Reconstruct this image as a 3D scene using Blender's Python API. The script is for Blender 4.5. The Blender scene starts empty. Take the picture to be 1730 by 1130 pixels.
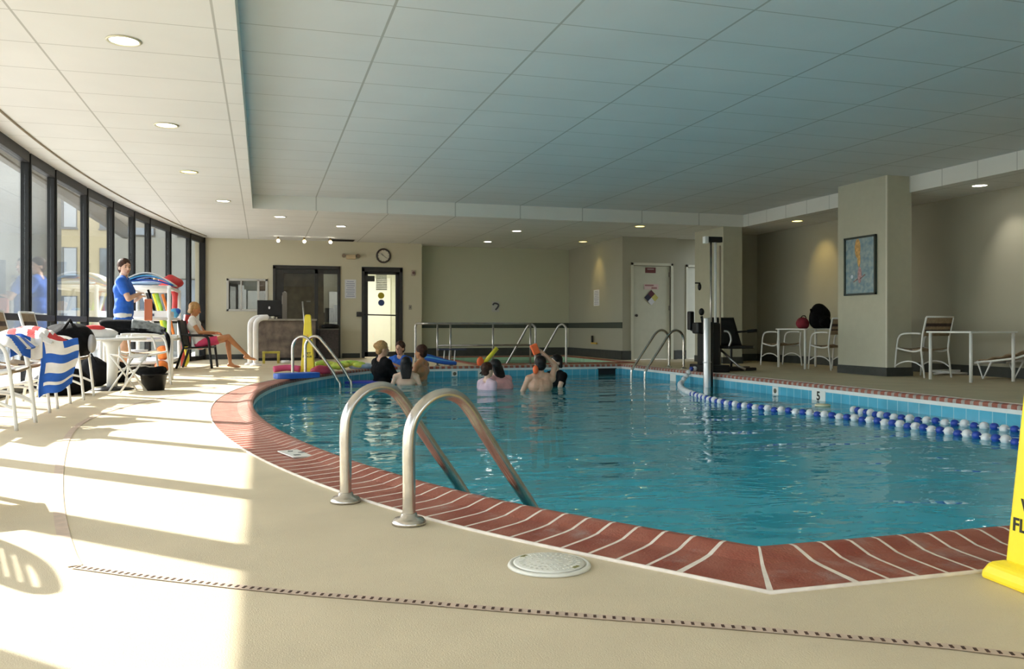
import bpy, bmesh, math, random
from mathutils import Vector, Matrix, noise
random.seed(7)
PI = math.pi
SC = bpy.context.scene
COL = SC.collection
# ------------------------------------------------------------------ camera / survey helpers
F_PX = 1430.0; CAM_H = .73; VH = 552.0
TH = math.atan(421 / F_PX); CT = math.cos(TH); ST = math.sin(TH)
def ray(u, v):
    a = (u - 865) / F_PX; b = -(v - VH) / F_PX
    return (a * CT + ST, -a * ST + CT, b)
def G(u, v, z=0.0):
    r = ray(u, v); t = (z - CAM_H) / r[2]
    return Vector((r[0] * t, r[1] * t, z))
def RY(u, v, Y):
    r = ray(u, v); t = Y / r[1]
    return Vector((r[0] * t, Y, CAM_H + r[2] * t))
def RX(u, v, X):
    r = ray(u, v); t = X / r[0]
    return Vector((X, r[1] * t, CAM_H + r[2] * t))

# ------------------------------------------------------------------ materials
MATS = {}
def mat(name, col, rough=.6, metal=0.0, var=0.0, vscale=8.0, bump=0.0, bscale=60.0, spec=.5, emit=None, estr=0.0, coat=0.0, trans=0.0, col2=None):
    if name in MATS: return MATS[name]
    m = bpy.data.materials.new(name); m.use_nodes = True
    nt = m.node_tree; N = nt.nodes; L = nt.links
    b = N['Principled BSDF']
    b.inputs['Base Color'].default_value = (*col, 1)
    b.inputs['Roughness'].default_value = rough
    b.inputs['Metallic'].default_value = metal
    b.inputs['Specular IOR Level'].default_value = spec
    b.inputs['Coat Weight'].default_value = coat
    b.inputs['Transmission Weight'].default_value = trans
    if emit:
        b.inputs['Emission Color'].default_value = (*emit, 1)
        b.inputs['Emission Strength'].default_value = estr
    tc = N.new('ShaderNodeTexCoord')
    if var > 0 or col2:
        n = N.new('ShaderNodeTexNoise'); n.inputs['Scale'].default_value = vscale; n.inputs['Detail'].default_value = 5
        L.new(tc.outputs['Object'], n.inputs['Vector'])
        mx = N.new('ShaderNodeMix'); mx.data_type = 'RGBA'
        c2 = col2 or tuple(max(0, c * (1 - var)) for c in col)
        c1 = col if col2 else tuple(min(1, c * (1 + var * .5)) for c in col)
        mx.inputs[6].default_value = (*c1, 1); mx.inputs[7].default_value = (*c2, 1)
        r = N.new('ShaderNodeMapRange'); r.inputs[1].default_value = .35; r.inputs[2].default_value = .65
        L.new(n.outputs['Fac'], r.inputs[0]); L.new(r.outputs[0], mx.inputs[0])
        L.new(mx.outputs[2], b.inputs['Base Color'])
    if bump > 0:
        n2 = N.new('ShaderNodeTexNoise'); n2.inputs['Scale'].default_value = bscale; n2.inputs['Detail'].default_value = 4
        L.new(tc.outputs['Object'], n2.inputs['Vector'])
        bp = N.new('ShaderNodeBump'); bp.inputs['Strength'].default_value = bump; bp.inputs['Distance'].default_value = .01
        L.new(n2.outputs['Fac'], bp.inputs['Height']); L.new(bp.outputs[0], b.inputs['Normal'])
    MATS[name] = m
    return m

def math_node(nt, op, a, b=None, c=None):
    n = nt.nodes.new('ShaderNodeMath'); n.operation = op
    for i, v in enumerate((a, b, c)):
        if v is None: continue
        if isinstance(v, (int, float)): n.inputs[i].default_value = v
        else: nt.links.new(v, n.inputs[i])
    return n.outputs[0]
def grid_mask(nt, coord, origin, pitch, width):
    """1 inside a thin line repeated every pitch metres along coord"""
    t = math_node(nt, 'SUBTRACT', coord, origin - pitch * 0.5)
    t = math_node(nt, 'DIVIDE', t, pitch)
    t = math_node(nt, 'FRACT', t)
    t = math_node(nt, 'SUBTRACT', t, .5)
    t = math_node(nt, 'ABSOLUTE', t)
    return math_node(nt, 'LESS_THAN', t, width / pitch / 2)
def tiled(name, col, line, axes, rough=.6, var=.05, vscale=3, bump=.3, spec=.4):
    """axes: list of (axis index, origin, pitch, width)"""
    m = mat(name, col, rough, var=var, vscale=vscale, spec=spec)
    nt = m.node_tree; b = nt.nodes['Principled BSDF']
    geo = nt.nodes.new('ShaderNodeNewGeometry'); sp = nt.nodes.new('ShaderNodeSeparateXYZ')
    nt.links.new(geo.outputs['Position'], sp.inputs[0])
    mask = None
    for ax, o, p, w in axes:
        g = grid_mask(nt, sp.outputs[ax], o, p, w)
        mask = g if mask is None else math_node(nt, 'MAXIMUM', mask, g)
    mx = nt.nodes.new('ShaderNodeMix'); mx.data_type = 'RGBA'
    src = b.inputs['Base Color'].links[0].from_socket
    nt.links.new(mask, mx.inputs[0]); nt.links.new(src, mx.inputs[6]); mx.inputs[7].default_value = (*line, 1)
    nt.links.new(mx.outputs[2], b.inputs['Base Color'])
    bp = nt.nodes.new('ShaderNodeBump'); bp.inputs['Strength'].default_value = bump; bp.inputs['Distance'].default_value = .004
    bp.invert = True
    nt.links.new(mask, bp.inputs['Height']); nt.links.new(bp.outputs[0], b.inputs['Normal'])
    return m

# ------------------------------------------------------------------ mesh builder
class MB:
    def __init__(s): s.bm = bmesh.new()
    def _xf(s, vs, M):
        for v in vs: v.co = M @ v.co
    def box(s, c, d, rz=0, rx=0, ry=0, mi=0, bevel=0):
        r = bmesh.ops.create_cube(s.bm, size=1)
        M = Matrix.Translation(Vector(c)) @ Matrix.Rotation(rz, 4, 'Z') @ Matrix.Rotation(ry, 4, 'Y') @ Matrix.Rotation(rx, 4, 'X') @ Matrix.Diagonal((d[0], d[1], d[2], 1))
        s._xf(r['verts'], M)
        fs = set(f for v in r['verts'] for f in v.link_faces)
        for f in fs: f.material_index = mi
        if bevel:
            es = list(set(e for f in fs for e in f.edges))
            bmesh.ops.bevel(s.bm, geom=es, offset=bevel, segments=3, affect='EDGES', profile=.6)
        return s
    def span(s, a, b, mi=0, bevel=0):
        c = [(a[i] + b[i]) / 2 for i in range(3)]; d = [abs(b[i] - a[i]) for i in range(3)]
        return s.box(c, d, mi=mi, bevel=bevel)
    def tube(s, pts, r, n=10, closed=False, mi=0, cap=True):
        pts = [Vector(p) for p in pts]; k = len(pts)
        rs = r if isinstance(r, (list, tuple)) else [r] * k
        rings = []; up = None
        for i, p in enumerate(pts):
            if closed: t = (pts[(i + 1) % k] - pts[i - 1])
            else: t = (pts[min(i + 1, k - 1)] - pts[max(i - 1, 0)])
            t = t.normalized() if t.length > 1e-9 else Vector((0, 0, 1))
            if up is None:
                up = Vector((0, 0, 1)) if abs(t.z) < .9 else Vector((1, 0, 0))
            a = (up - t * up.dot(t))
            a = a.normalized() if a.length > 1e-6 else t.orthogonal().normalized()
            b = t.cross(a); up = a
            rings.append([s.bm.verts.new(p + (a * math.cos(2 * PI * j / n) + b * math.sin(2 * PI * j / n)) * rs[i]) for j in range(n)])
        m = k if closed else k - 1
        for i in range(m):
            A, B = rings[i], rings[(i + 1) % k]
            for j in range(n):
                f = s.bm.faces.new((A[j], A[(j + 1) % n], B[(j + 1) % n], B[j])); f.material_index = mi; f.smooth = True
        if not closed and cap:
            f = s.bm.faces.new(rings[0][::-1]); f.material_index = mi
            f = s.bm.faces.new(rings[-1]); f.material_index = mi
        return s
    def cyl(s, a, b, r, r2=None, n=20, mi=0):
        return s.tube([a, b], [r, r2 if r2 is not None else r], n=n, mi=mi)
    def ball(s, c, rad, n=16, rot=None, mi=0):
        r = bmesh.ops.create_uvsphere(s.bm, u_segments=n, v_segments=max(6, n * 2 // 3), radius=1)
        if not hasattr(rad, '__len__'): rad = (rad,) * 3
        M = Matrix.Translation(Vector(c)) @ (rot.to_4x4() if rot else Matrix()) @ Matrix.Diagonal((*rad, 1))
        s._xf(r['verts'], M)
        for f in set(f for v in r['verts'] for f in v.link_faces): f.material_index = mi; f.smooth = True
        return s
    def lathe(s, prof, c=(0, 0, 0), n=32, mi=0):
        rings = []
        for (r, z) in prof:
            rings.append([s.bm.verts.new((c[0] + max(r, 1e-4) * math.cos(2 * PI * j / n), c[1] + max(r, 1e-4) * math.sin(2 * PI * j / n), c[2] + z)) for j in range(n)])
        for i in range(len(rings) - 1):
            for j in range(n):
                f = s.bm.faces.new((rings[i][j], rings[i][(j + 1) % n], rings[i + 1][(j + 1) % n], rings[i + 1][j])); f.material_index = mi; f.smooth = True
        s.bm.faces.new(rings[0][::-1]).material_index = mi
        s.bm.faces.new(rings[-1]).material_index = mi
        return s
    def prism(s, poly, z0, z1, mi=0):
        a = [s.bm.verts.new((p[0], p[1], z0)) for p in poly]; b = [s.bm.verts.new((p[0], p[1], z1)) for p in poly]
        n = len(poly)
        for i in range(n): s.bm.faces.new((a[i], a[(i + 1) % n], b[(i + 1) % n], b[i])).material_index = mi
        s.bm.faces.new(a[::-1]).material_index = mi; s.bm.faces.new(b).material_index = mi
        return s
    def quad(s, *p, mi=0):
        f = s.bm.faces.new([s.bm.verts.new(Vector(q)) for q in p]); f.material_index = mi; return s
    def sheet(s, fn, nu, nv, mi=0, smooth=True):
        g = [[s.bm.verts.new(fn(i / nu, j / nv)) for j in range(nv + 1)] for i in range(nu + 1)]
        for i in range(nu):
            for j in range(nv):
                f = s.bm.faces.new((g[i][j], g[i + 1][j], g[i + 1][j + 1], g[i][j + 1])); f.smooth = smooth
                f.material_index = mi(i / nu, j / nv) if callable(mi) else mi
        return s
    def xf(s, M):
        for v in s.bm.verts: v.co = M @ v.co
        return s
    def obj(s, name, mats, parent=None, bevel=0, solid=0, recalc=True):
        if recalc: bmesh.ops.recalc_face_normals(s.bm, faces=s.bm.faces)
        me = bpy.data.meshes.new(name); s.bm.to_mesh(me); s.bm.free()
        o = bpy.data.objects.new(name, me); COL.objects.link(o)
        for m in (mats if isinstance(mats, (list, tuple)) else [mats]): me.materials.append(m)
        if parent: o.parent = parent
        if solid:
            md = o.modifiers.new('solid', 'SOLIDIFY'); md.thickness = solid; md.offset = 0
        if bevel:
            md = o.modifiers.new('bevel', 'BEVEL'); md.width = bevel; md.segments = 2; md.limit_method = 'ANGLE'; md.angle_limit = math.radians(40)
        return o

def tag(o, label=None, cat=None, group=None, kind=None):
    if label: o['label'] = label
    if cat: o['category'] = cat
    if group: o['group'] = group
    if kind: o['kind'] = kind
    return o
def thing(name, label, cat, loc=(0, 0, 0), rz=0, group=None, kind=None):
    o = bpy.data.objects.new(name, None); COL.objects.link(o); o.empty_display_size = .1
    o.location = loc; o.rotation_euler = (0, 0, rz)
    return tag(o, label, cat, group, kind)
def struct(name, b, m, **k):
    o = b.obj(name, m, **k); o['kind'] = 'structure'; return o
def dup(root, loc, rz=None, label=None, group=None):
    r = root.copy(); COL.objects.link(r); r.location = loc
    if rz is not None: r.rotation_euler = (0, 0, rz)
    if label: r['label'] = label
    if group: r['group'] = group
    for ch in list(root.children):
        c = ch.copy(); COL.objects.link(c); c.parent = r
        for g in list(ch.children):
            d = g.copy(); COL.objects.link(d); d.parent = c
    return r
def text_mesh(name, body, size, m, parent, loc, rot, extrude=.0006, align='CENTER', spacing=1, bold=0.0):
    cu = bpy.data.curves.new(name, 'FONT'); cu.body = body; cu.size = size; cu.align_x = align; cu.align_y = 'CENTER'
    cu.extrude = extrude; cu.space_line = spacing; cu.offset = bold
    t = bpy.data.objects.new(name, cu); COL.objects.link(t)
    dg = bpy.context.evaluated_depsgraph_get()
    me = bpy.data.meshes.new_from_object(t.evaluated_get(dg))
    bpy.data.objects.remove(t); bpy.data.curves.remove(cu)
    o = bpy.data.objects.new(name, me); COL.objects.link(o); me.materials.clear(); me.materials.append(m)
    o.parent = parent; o.location = loc; o.rotation_euler = rot
    return o
def catmull(pts, k=8, closed=False):
    P = [Vector(p) for p in pts]; n = len(P); out = []
    for i in range(n if closed else n - 1):
        if closed: p0, p1, p2, p3 = P[i - 1], P[i], P[(i + 1) % n], P[(i + 2) % n]
        else: p0, p1, p2, p3 = P[max(i - 1, 0)], P[i], P[i + 1], P[min(i + 2, n - 1)]
        for j in range(k):
            t = j / k
            out.append(.5 * ((2 * p1) + (-p0 + p2) * t + (2 * p0 - 5 * p1 + 4 * p2 - p3) * t * t + (-p0 + 3 * p1 - 3 * p2 + p3) * t ** 3))
    if not closed: out.append(P[-1])
    return out
def resample(pts, step):
    P = [Vector(p) for p in pts]; L = [0]
    for i in range(1, len(P)): L.append(L[-1] + (P[i] - P[i - 1]).length)
    n = max(1, round(L[-1] / step)); out = []; j = 0
    for k in range(n + 1):
        d = L[-1] * k / n
        while j < len(P) - 2 and L[j + 1] < d: j += 1
        t = (d - L[j]) / max(1e-9, L[j + 1] - L[j]); out.append(P[j].lerp(P[j + 1], min(1, t)))
    return out

# palette
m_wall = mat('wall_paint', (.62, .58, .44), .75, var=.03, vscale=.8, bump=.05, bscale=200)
m_wall_r = mat('wall_paint_shaded', (.40, .385, .30), .75, var=.03, vscale=.8, bump=.05, bscale=200)  # same wall paint, darkened so the colour carries the right side's weaker light
m_wall_gr = mat('wall_paint_sage', (.54, .55, .42), .75, var=.03, vscale=.8)
m_white = mat('white_metal', (.80, .80, .78), .35, var=.03)
m_pvc = mat('white_plastic', (.85, .85, .84), .35, var=.02)
m_black = mat('black_metal', (.025, .023, .022), .4, var=.2)
m_dkframe = mat('bronze_aluminium', (.012, .012, .012), .45, var=.2, spec=.3)
m_base = mat('dark_baseboard', (.05, .055, .05), .6, var=.2)
m_steel = mat('stainless_steel', (.62, .58, .52), .27, metal=1, var=.12, vscale=14, bump=.04, bscale=40)
m_steel_d = mat('dull_steel', (.42, .40, .37), .38, metal=1, var=.15, vscale=10)
m_sling = mat('brown_strap', (.33, .24, .15), .7, var=.2, vscale=30)
m_sling_d = mat('dark_brown_strap', (.06, .035, .03), .7, var=.2, vscale=30)
m_blackfab = mat('black_fabric', (.007, .007, .008), .8, var=.4, vscale=20, spec=.12, bump=.4, bscale=30)
m_blkpl = mat('black_plastic', (.012, .012, .013), .4, var=.2, spec=.3)
m_yellow = mat('yellow_plastic', (.92, .72, .03), .35, var=.05, vscale=6, bump=.05)
m_blackink = mat('black_ink', (.015, .015, .01), .6)
m_blue = mat('blue_foam', (.02, .12, .55), .5, var=.15, bump=.1)
m_ltblue = mat('light_blue_foam', (.10, .42, .75), .5, var=.1)
m_red = mat('red_foam', (.55, .03, .03), .5, var=.15)
m_orange = mat('orange_plastic', (.85, .22, .03), .5, var=.1)
m_green = mat('lime_foam', (.35, .60, .06), .6, var=.3, vscale=12)
m_yelfoam = mat('yellow_foam', (.85, .75, .05), .5, var=.1)
m_bluefab = mat('blue_cotton', (.015, .11, .50), .8, var=.15, vscale=12, bump=.3, bscale=25)
m_whitefab = mat('white_cotton', (.80, .78, .75), .85, var=.08, vscale=12, bump=.3, bscale=25)
m_redfab = mat('red_towel', (.65, .05, .05), .85, var=.15, bump=.4, bscale=80)
m_pinkfab = mat('pink_cotton', (.70, .06, .16), .8, var=.1)
m_skin = mat('skin', (.62, .36, .24), .5, var=.08, vscale=10)
m_skin_tan = mat('tanned_skin', (.52, .23, .10), .45, var=.1, vscale=10)
m_skin_lt = mat('fair_skin', (.75, .50, .36), .5, var=.08, vscale=10)
m_hair_bk = mat('black_hair', (.010, .008, .008), .45, spec=.3, var=.3, vscale=30, bump=.6, bscale=60)
m_hair_br = mat('brown_hair', (.06, .028, .018), .6, spec=.15, var=.3, vscale=30, bump=.6, bscale=60)
m_hair_bl = mat('blond_hair', (.50, .28, .10), .5, var=.3, vscale=30, bump=.6, bscale=60)
m_paper = mat('paper', (.72, .73, .78), .8, var=.05)
m_ink = mat('blue_grey_ink', (.25, .27, .40), .8)
m_glass = None
def schlick(nt, f0, normal=None):
    geo = nt.nodes.new('ShaderNodeNewGeometry'); vm = nt.nodes.new('ShaderNodeVectorMath'); vm.operation = 'DOT_PRODUCT'
    nt.links.new(geo.outputs['Incoming'], vm.inputs[0]); nt.links.new(normal or geo.outputs['Normal'], vm.inputs[1])
    c = math_node(nt, 'ABSOLUTE', vm.outputs['Value']); c = math_node(nt, 'SUBTRACT', 1.0, c); c = math_node(nt, 'MAXIMUM', c, 0.0)
    c = math_node(nt, 'POWER', c, 5.0); c = math_node(nt, 'MULTIPLY', c, 1 - f0); return math_node(nt, 'ADD', c, f0)
def make_glass():
    m = bpy.data.materials.new('window_glass'); m.use_nodes = True; nt = m.node_tree; nt.nodes.clear()
    o = nt.nodes.new('ShaderNodeOutputMaterial'); t = nt.nodes.new('ShaderNodeBsdfTransparent'); g = nt.nodes.new('ShaderNodeBsdfGlossy')
    t.inputs[0].default_value = (.95, .96, .95, 1); g.inputs['Roughness'].default_value = .0
    mx = nt.nodes.new('ShaderNodeMixShader')
    nt.links.new(schlick(nt, .04), mx.inputs[0]); nt.links.new(t.outputs[0], mx.inputs[1]); nt.links.new(g.outputs[0], mx.inputs[2]); nt.links.new(mx.outputs[0], o.inputs[0])
    return m
m_glass = make_glass()
# ================================================================== THE SETTING
Z_LOW, Z_HIGH = 2.72, 2.96
def gx(y): return -2.62 + .0118 * (y - 9.5) ** 2
PX1, PY0, PY1 = 6.45, 2.375, 14.65            # straight sides of the pool
arc = catmull([(1.52, 2.375, 0), (1.0, 3.17, 0), (.62, 4.02, 0), (.27, 5.2, 0), (.02, 6.6, 0), (-.09, 8.1, 0), (-.03, 9.6, 0), (.2, 11.0, 0), (.6, 12.2, 0), (1.15, 13.4, 0), (1.95, 14.65, 0)], 10)
arc = resample(arc, .105)
seg_far = resample([arc[-1], (PX1, PY1, 0)], .105)
seg_right = resample([(PX1, PY1, 0), (PX1, PY0, 0)], .105)
seg_near = resample([(PX1, PY0, 0), arc[0]], .105)
loop = arc[:-1] + seg_far[:-1] + seg_right[:-1] + seg_near[:-1]
NL = len(loop)
corner_ids = {0, len(arc) - 1, len(arc) + len(seg_far) - 2, len(arc) + len(seg_far) + len(seg_right) - 3}
def out_normals():
    res = []
    for i in range(NL):
        a = (loop[i] - loop[i - 1]).normalized(); b = (loop[(i + 1) % NL] - loop[i]).normalized()
        na = Vector((-a.y, a.x, 0)); nb = Vector((-b.y, b.x, 0))      # loop runs clockwise: left side is outside
        n = (na + nb); n.normalize(); n = n / max(.3, n.dot(na))
        res.append(n)
    return res
LN = out_normals()
COPW = .35
outer = [loop[i] + LN[i] * COPW for i in range(NL)]

# ---- floor with pool and spa cut out
m_deck = mat('deck_epoxy', (.66, .56, .385), .6, var=.06, vscale=2.5, bump=.25, bscale=260, spec=.3)
SPA = (4.0, 15.75, 7.05, 19.6)
def fill_with_holes(name, outer_loop, holes, z, m, flip=False):
    bm = bmesh.new(); es = []
    for lp in [outer_loop] + holes:
        vs = [bm.verts.new((p[0], p[1], z)) for p in lp]
        es += [bm.edges.new((vs[i], vs[(i + 1) % len(vs)])) for i in range(len(vs))]
    bmesh.ops.triangle_fill(bm, use_beauty=True, edges=es)
    for f in bm.faces:
        if (f.normal.z < 0) != flip: f.normal_flip()
    me = bpy.data.meshes.new(name); bm.to_mesh(me); bm.free()
    o = bpy.data.objects.new(name, me); COL.objects.link(o); me.materials.append(m); o['kind'] = 'structure'
    return o
Y_NEAR = -3.0
ys = [Y_NEAR + (20.2 - Y_NEAR) * i / 40 for i in range(41)]
room = [(gx(y) - .06, y) for y in ys] + [(-1.25, 20.75), (10.3, 20.75), (10.3, Y_NEAR)]
spa_rect = [(SPA[0], SPA[1]), (SPA[2], SPA[1]), (SPA[2], SPA[3]), (SPA[0], SPA[3])]
fill_with_holes('floor', room, [[(p.x, p.y) for p in outer], spa_rect], 0, m_deck)

# ---- coping: brick strip with a raised rounded lip, pale grout between bricks
m_brick = mat('coping_brick', (.27, .06, .032), .5, col2=(.36, .12, .075), vscale=7, bump=.35, bscale=120)
nt = m_brick.node_tree
b_ = nt.nodes['Principled BSDF']; src = b_.inputs['Base Color'].links[0].from_socket
nz = nt.nodes.new('ShaderNodeTexNoise'); nz.inputs['Scale'].default_value = 2.6; nz.inputs['Detail'].default_value = 8; nz.inputs['Roughness'].default_value = .7
gp = nt.nodes.new('ShaderNodeNewGeometry'); nt.links.new(gp.outputs['Position'], nz.inputs['Vector'])
mr = nt.nodes.new('ShaderNodeMapRange'); mr.inputs[1].default_value = .57; mr.inputs[2].default_value = .70; mr.inputs[4].default_value = .55
mx = nt.nodes.new('ShaderNodeMix'); mx.data_type = 'RGBA'; mx.inputs[7].default_value = (.42, .36, .33, 1)
nt.links.new(nz.outputs['Fac'], mr.inputs[0]); nt.links.new(mr.outputs[0], mx.inputs[0]); nt.links.new(src, mx.inputs[6]); nt.links.new(mx.outputs[2], b_.inputs['Base Color'])
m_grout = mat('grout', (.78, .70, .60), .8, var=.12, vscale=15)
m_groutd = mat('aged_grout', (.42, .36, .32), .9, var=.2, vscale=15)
prof = [(1.0, -.02), (1.0, .004), (.75, .006), (.52, .008), (.38, .012), (.25, .024), (.13, .034), (.05, .033), (0, .026), (-.015, .012), (-.012, -.008), (0, -.012)]
bm = bmesh.new(); stations = []
for i in range(NL):
    # every brick pitch: a grout station pair around loop[i]
    for sgn in (-1, 1):
        nb = loop[(i + 1) % NL] if sgn > 0 else loop[i - 1]
        nn = LN[(i + 1) % NL] if sgn > 0 else LN[i - 1]
        w = (.055 if (loop[i].y < 13.5 and loop[i].x < 5.5) else .20) if i not in corner_ids else .035
        stations.append((loop[i].lerp(nb, w), LN[i].lerp(nn, w), sgn))
rows = []
for (p, n, sg) in stations:
    rows.append([bm.verts.new((p.x + n.x * COPW * t, p.y + n.y * COPW * t, z)) for t, z in prof])
for k in range(len(rows)):
    A = rows[k]; B = rows[(k + 1) % len(rows)]; is_grout = stations[k][2] < 0
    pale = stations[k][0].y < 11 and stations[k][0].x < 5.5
    for j in range(len(prof) - 1):
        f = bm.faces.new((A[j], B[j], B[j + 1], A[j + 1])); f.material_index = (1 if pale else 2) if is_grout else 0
        f.smooth = False
bmesh.ops.recalc_face_normals(bm, faces=bm.faces)
me = bpy.data.meshes.new('pool_coping'); bm.to_mesh(me); bm.free()
cop = bpy.data.objects.new('pool_coping', me); COL.objects.link(cop); cop['kind'] = 'structure'
for m in (m_brick, m_grout, m_groutd): me.materials.append(m)

# thin pale mortar bead along the outer rim of the near coping
mb = MB(); rim = [loop[i] + LN[i] * (COPW + .006) for i in range(NL)]
mb.tube([(p.x, p.y, .003) for p in rim], .007, n=6, closed=True)
struct('trim_1', mb, m_grout)

# ---- basin
WZ = -.16
m_tile = tiled('waterline_tile', (.10, .42, .58), (.30, .58, .66), [(0, 0, .152, .01), (1, 0, .152, .01), (2, -.04, .152, .008)], rough=.18, var=.15, vscale=4)
m_pool = mat('pool_plaster', (.50, .86, .92), .7, var=.06, vscale=.9)
m_strip = mat('white_tile_edge', (.75, .78, .76), .5, var=.05)
bm = bmesh.new()
zs = [(-.010, 2), (-.052, 0), (-.36, 1), (-1.35, 1)]
rr = [[bm.verts.new((p.x, p.y, z)) for p in loop] for z, _ in zs]
for j in range(3):
    for i in range(NL):
        f = bm.faces.new((rr[j][i], rr[j + 1][i], rr[j + 1][(i + 1) % NL], rr[j][(i + 1) % NL])); f.material_index = (2, 0, 1)[j]
vs = rr[-1]
bmesh.ops.triangle_fill(bm, use_beauty=True, edges=[bm.edges.get((vs[i], vs[(i + 1) % NL])) for i in range(NL)])
for f in bm.faces:
    if abs(f.normal.z) > .9: f.material_index = 1
me = bpy.data.meshes.new('pool_basin'); bm.to_mesh(me); bm.free()
o = bpy.data.objects.new('pool_basin', me); COL.objects.link(o); o['kind'] = 'structure'
for m in (m_tile, m_pool, m_strip): me.materials.append(m)

# ---- water
def water_mat(name, tint, tint2, amp):
    m = bpy.data.materials.new(name); m.use_nodes = True; nt = m.node_tree; nt.nodes.clear()
    o = nt.nodes.new('ShaderNodeOutputMaterial'); t = nt.nodes.new('ShaderNodeBsdfTransparent'); g = nt.nodes.new('ShaderNodeBsdfGlossy')
    d = nt.nodes.new('ShaderNodeBsdfDiffuse'); d.inputs[0].default_value = (*tint2, 1)
    t.inputs[0].default_value = (*tint, 1); g.inputs['Roughness'].default_value = .02
    geo = nt.nodes.new('ShaderNodeNewGeometry'); mp = nt.nodes.new('ShaderNodeMapping')
    mp.inputs['Rotation'].default_value = (0, 0, .35); mp.inputs['Scale'].default_value = (1, 1.6, 1)
    nt.links.new(geo.outputs['Position'], mp.inputs[0])
    hs = []
    for sc, am, det in ((.9, 1.0, 1), (3.2, .30, 2), (9, .035, 1)):
        n = nt.nodes.new('ShaderNodeTexNoise'); n.inputs['Scale'].default_value = sc; n.inputs['Detail'].default_value = det; n.inputs['Distortion'].default_value = .4
        nt.links.new(mp.outputs[0], n.inputs['Vector']); hs.append(math_node(nt, 'MULTIPLY', n.outputs['Fac'], am))
    h = math_node(nt, 'ADD', math_node(nt, 'ADD', hs[0], hs[1]), hs[2])
    bp = nt.nodes.new('ShaderNodeBump'); bp.inputs['Strength'].default_value = 1; bp.inputs['Distance'].default_value = amp
    nt.links.new(h, bp.inputs['Height'])
    nt.links.new(bp.outputs[0], g.inputs['Normal'])
    m1 = nt.nodes.new('ShaderNodeMixShader'); m1.inputs[0].default_value = .5
    nt.links.new(t.outputs[0], m1.inputs[1]); nt.links.new(d.outputs[0], m1.inputs[2])
    m2 = nt.nodes.new('ShaderNodeMixShader')
    nt.links.new(schlick(nt, .02, bp.outputs[0]), m2.inputs[0]); nt.links.new(m1.outputs[0], m2.inputs[1]); nt.links.new(g.outputs[0], m2.inputs[2])
    nt.links.new(m2.outputs[0], o.inputs[0])
    return m
m_water = water_mat('pool_water', (.46, .90, .96), (.07, .66, .84), .045)
def flat_fill(name, lp, z, m):
    bm = bmesh.new(); vs = [bm.verts.new((p[0], p[1], z)) for p in lp]
    es = [bm.edges.new((vs[i], vs[(i + 1) % len(vs)])) for i in range(len(vs))]
    bmesh.ops.triangle_fill(bm, use_beauty=True, edges=es)
    for f in bm.faces:
        if f.normal.z < 0: f.normal_flip()
    me = bpy.data.meshes.new(name); bm.to_mesh(me); bm.free(); me.materials.append(m)
    o = bpy.data.objects.new(name, me); COL.objects.link(o); o['kind'] = 'structure'; return o
flat_fill('pool_water', loop, WZ, m_water)
# spa behind the pool
mb = MB(); x0, y0, x1, y1 = SPA
for a, b in (((x0, y0), (x1, y0)), ((x1, y0), (x1, y1)), ((x1, y1), (x0, y1)), ((x0, y1), (x0, y0))):
    mb.quad((*a, 0), (*b, 0), (*b, -.9), (*a, -.9))
mb.quad((x0, y0, -.9), (x1, y0, -.9), (x1, y1, -.9), (x0, y1, -.9))
m_spa = mat('spa_plaster', (.40, .62, .42), .7, var=.1)
struct('spa_basin', mb, m_spa)
flat_fill('spa_water', spa_rect, -.07, water_mat('spa_water', (.55, .85, .6), (.22, .40, .25), .012))
mb = MB()
for a, b in (((x0 - .15, y0 - .15), (x1 + .15, y0)), ((x0 - .15, y1), (x1 + .15, y1 + .15)), ((x0 - .15, y0), (x0, y1)), ((x1, y0), (x1 + .15, y1))):
    mb.span((*a, .001), (*b, .022))
struct('spa_coping', mb, m_brick, bevel=.006)

# ---- ceilings
m_ceil = tiled('ceiling_tile_low', (.80, .79, .77), (.50, .49, .46), [(0, -.305, 1.215, .016), (1, 5.98, .654, .010)], rough=.85, var=.025, vscale=1.5, bump=.2, spec=.2)
m_ceilh = tiled('ceiling_tile_high', (.72, .75, .77), (.44, .46, .45), [(0, .88, 1.222, .020), (1, 5.88, .645, .012)], rough=.7, var=.03, vscale=1.2, bump=.2, spec=.35)
m_soff = tiled('soffit_panel', (.76, .77, .73), (.50, .51, .48), [(0, .88, 1.222, .02), (1, 14.09, .62, .014)], rough=.7, var=.02, vscale=2, bump=.1)
RX0, RX1, RY0, RY1 = -.164, 9.2, -1.8, 14.9
fill_with_holes('ceiling', [(gx(y) + .02, y) for y in ys] + [(-1.25, 20.75), (10.3, 20.75), (10.3, Y_NEAR)], [[(RX0, RY0), (RX1, RY0), (RX1, RY1), (RX0, RY1)]], Z_LOW, m_ceil, flip=True)
mb = MB(); mb.span((RX0 - .3, RY0 - .3, Z_HIGH), (RX1 + .3, RY1 + .3, Z_HIGH + .04)); struct('ceiling_recess', mb, m_ceilh)
mb = MB(); mb.span((RX0 - .05, RY0, Z_LOW + .001), (RX0, RY1, Z_HIGH)); struct('trim_2', mb, m_soff)
mb = MB(); mb.span((RX0 - .05, RY1, Z_LOW + .001), (RX1 + .05, RY1 + .05, Z_HIGH)); struct('trim_3', mb, m_soff)
mb = MB(); mb.span((RX1, RY0, Z_LOW + .001), (RX1 + .05, RY1, Z_HIGH)); struct('trim_4', mb, m_soff)
mb = MB(); mb.span((RX0 - .05, RY0 - .05, Z_LOW + .001), (RX1 + .05, RY0, Z_HIGH)); struct('trim_5', mb, m_soff)
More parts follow.
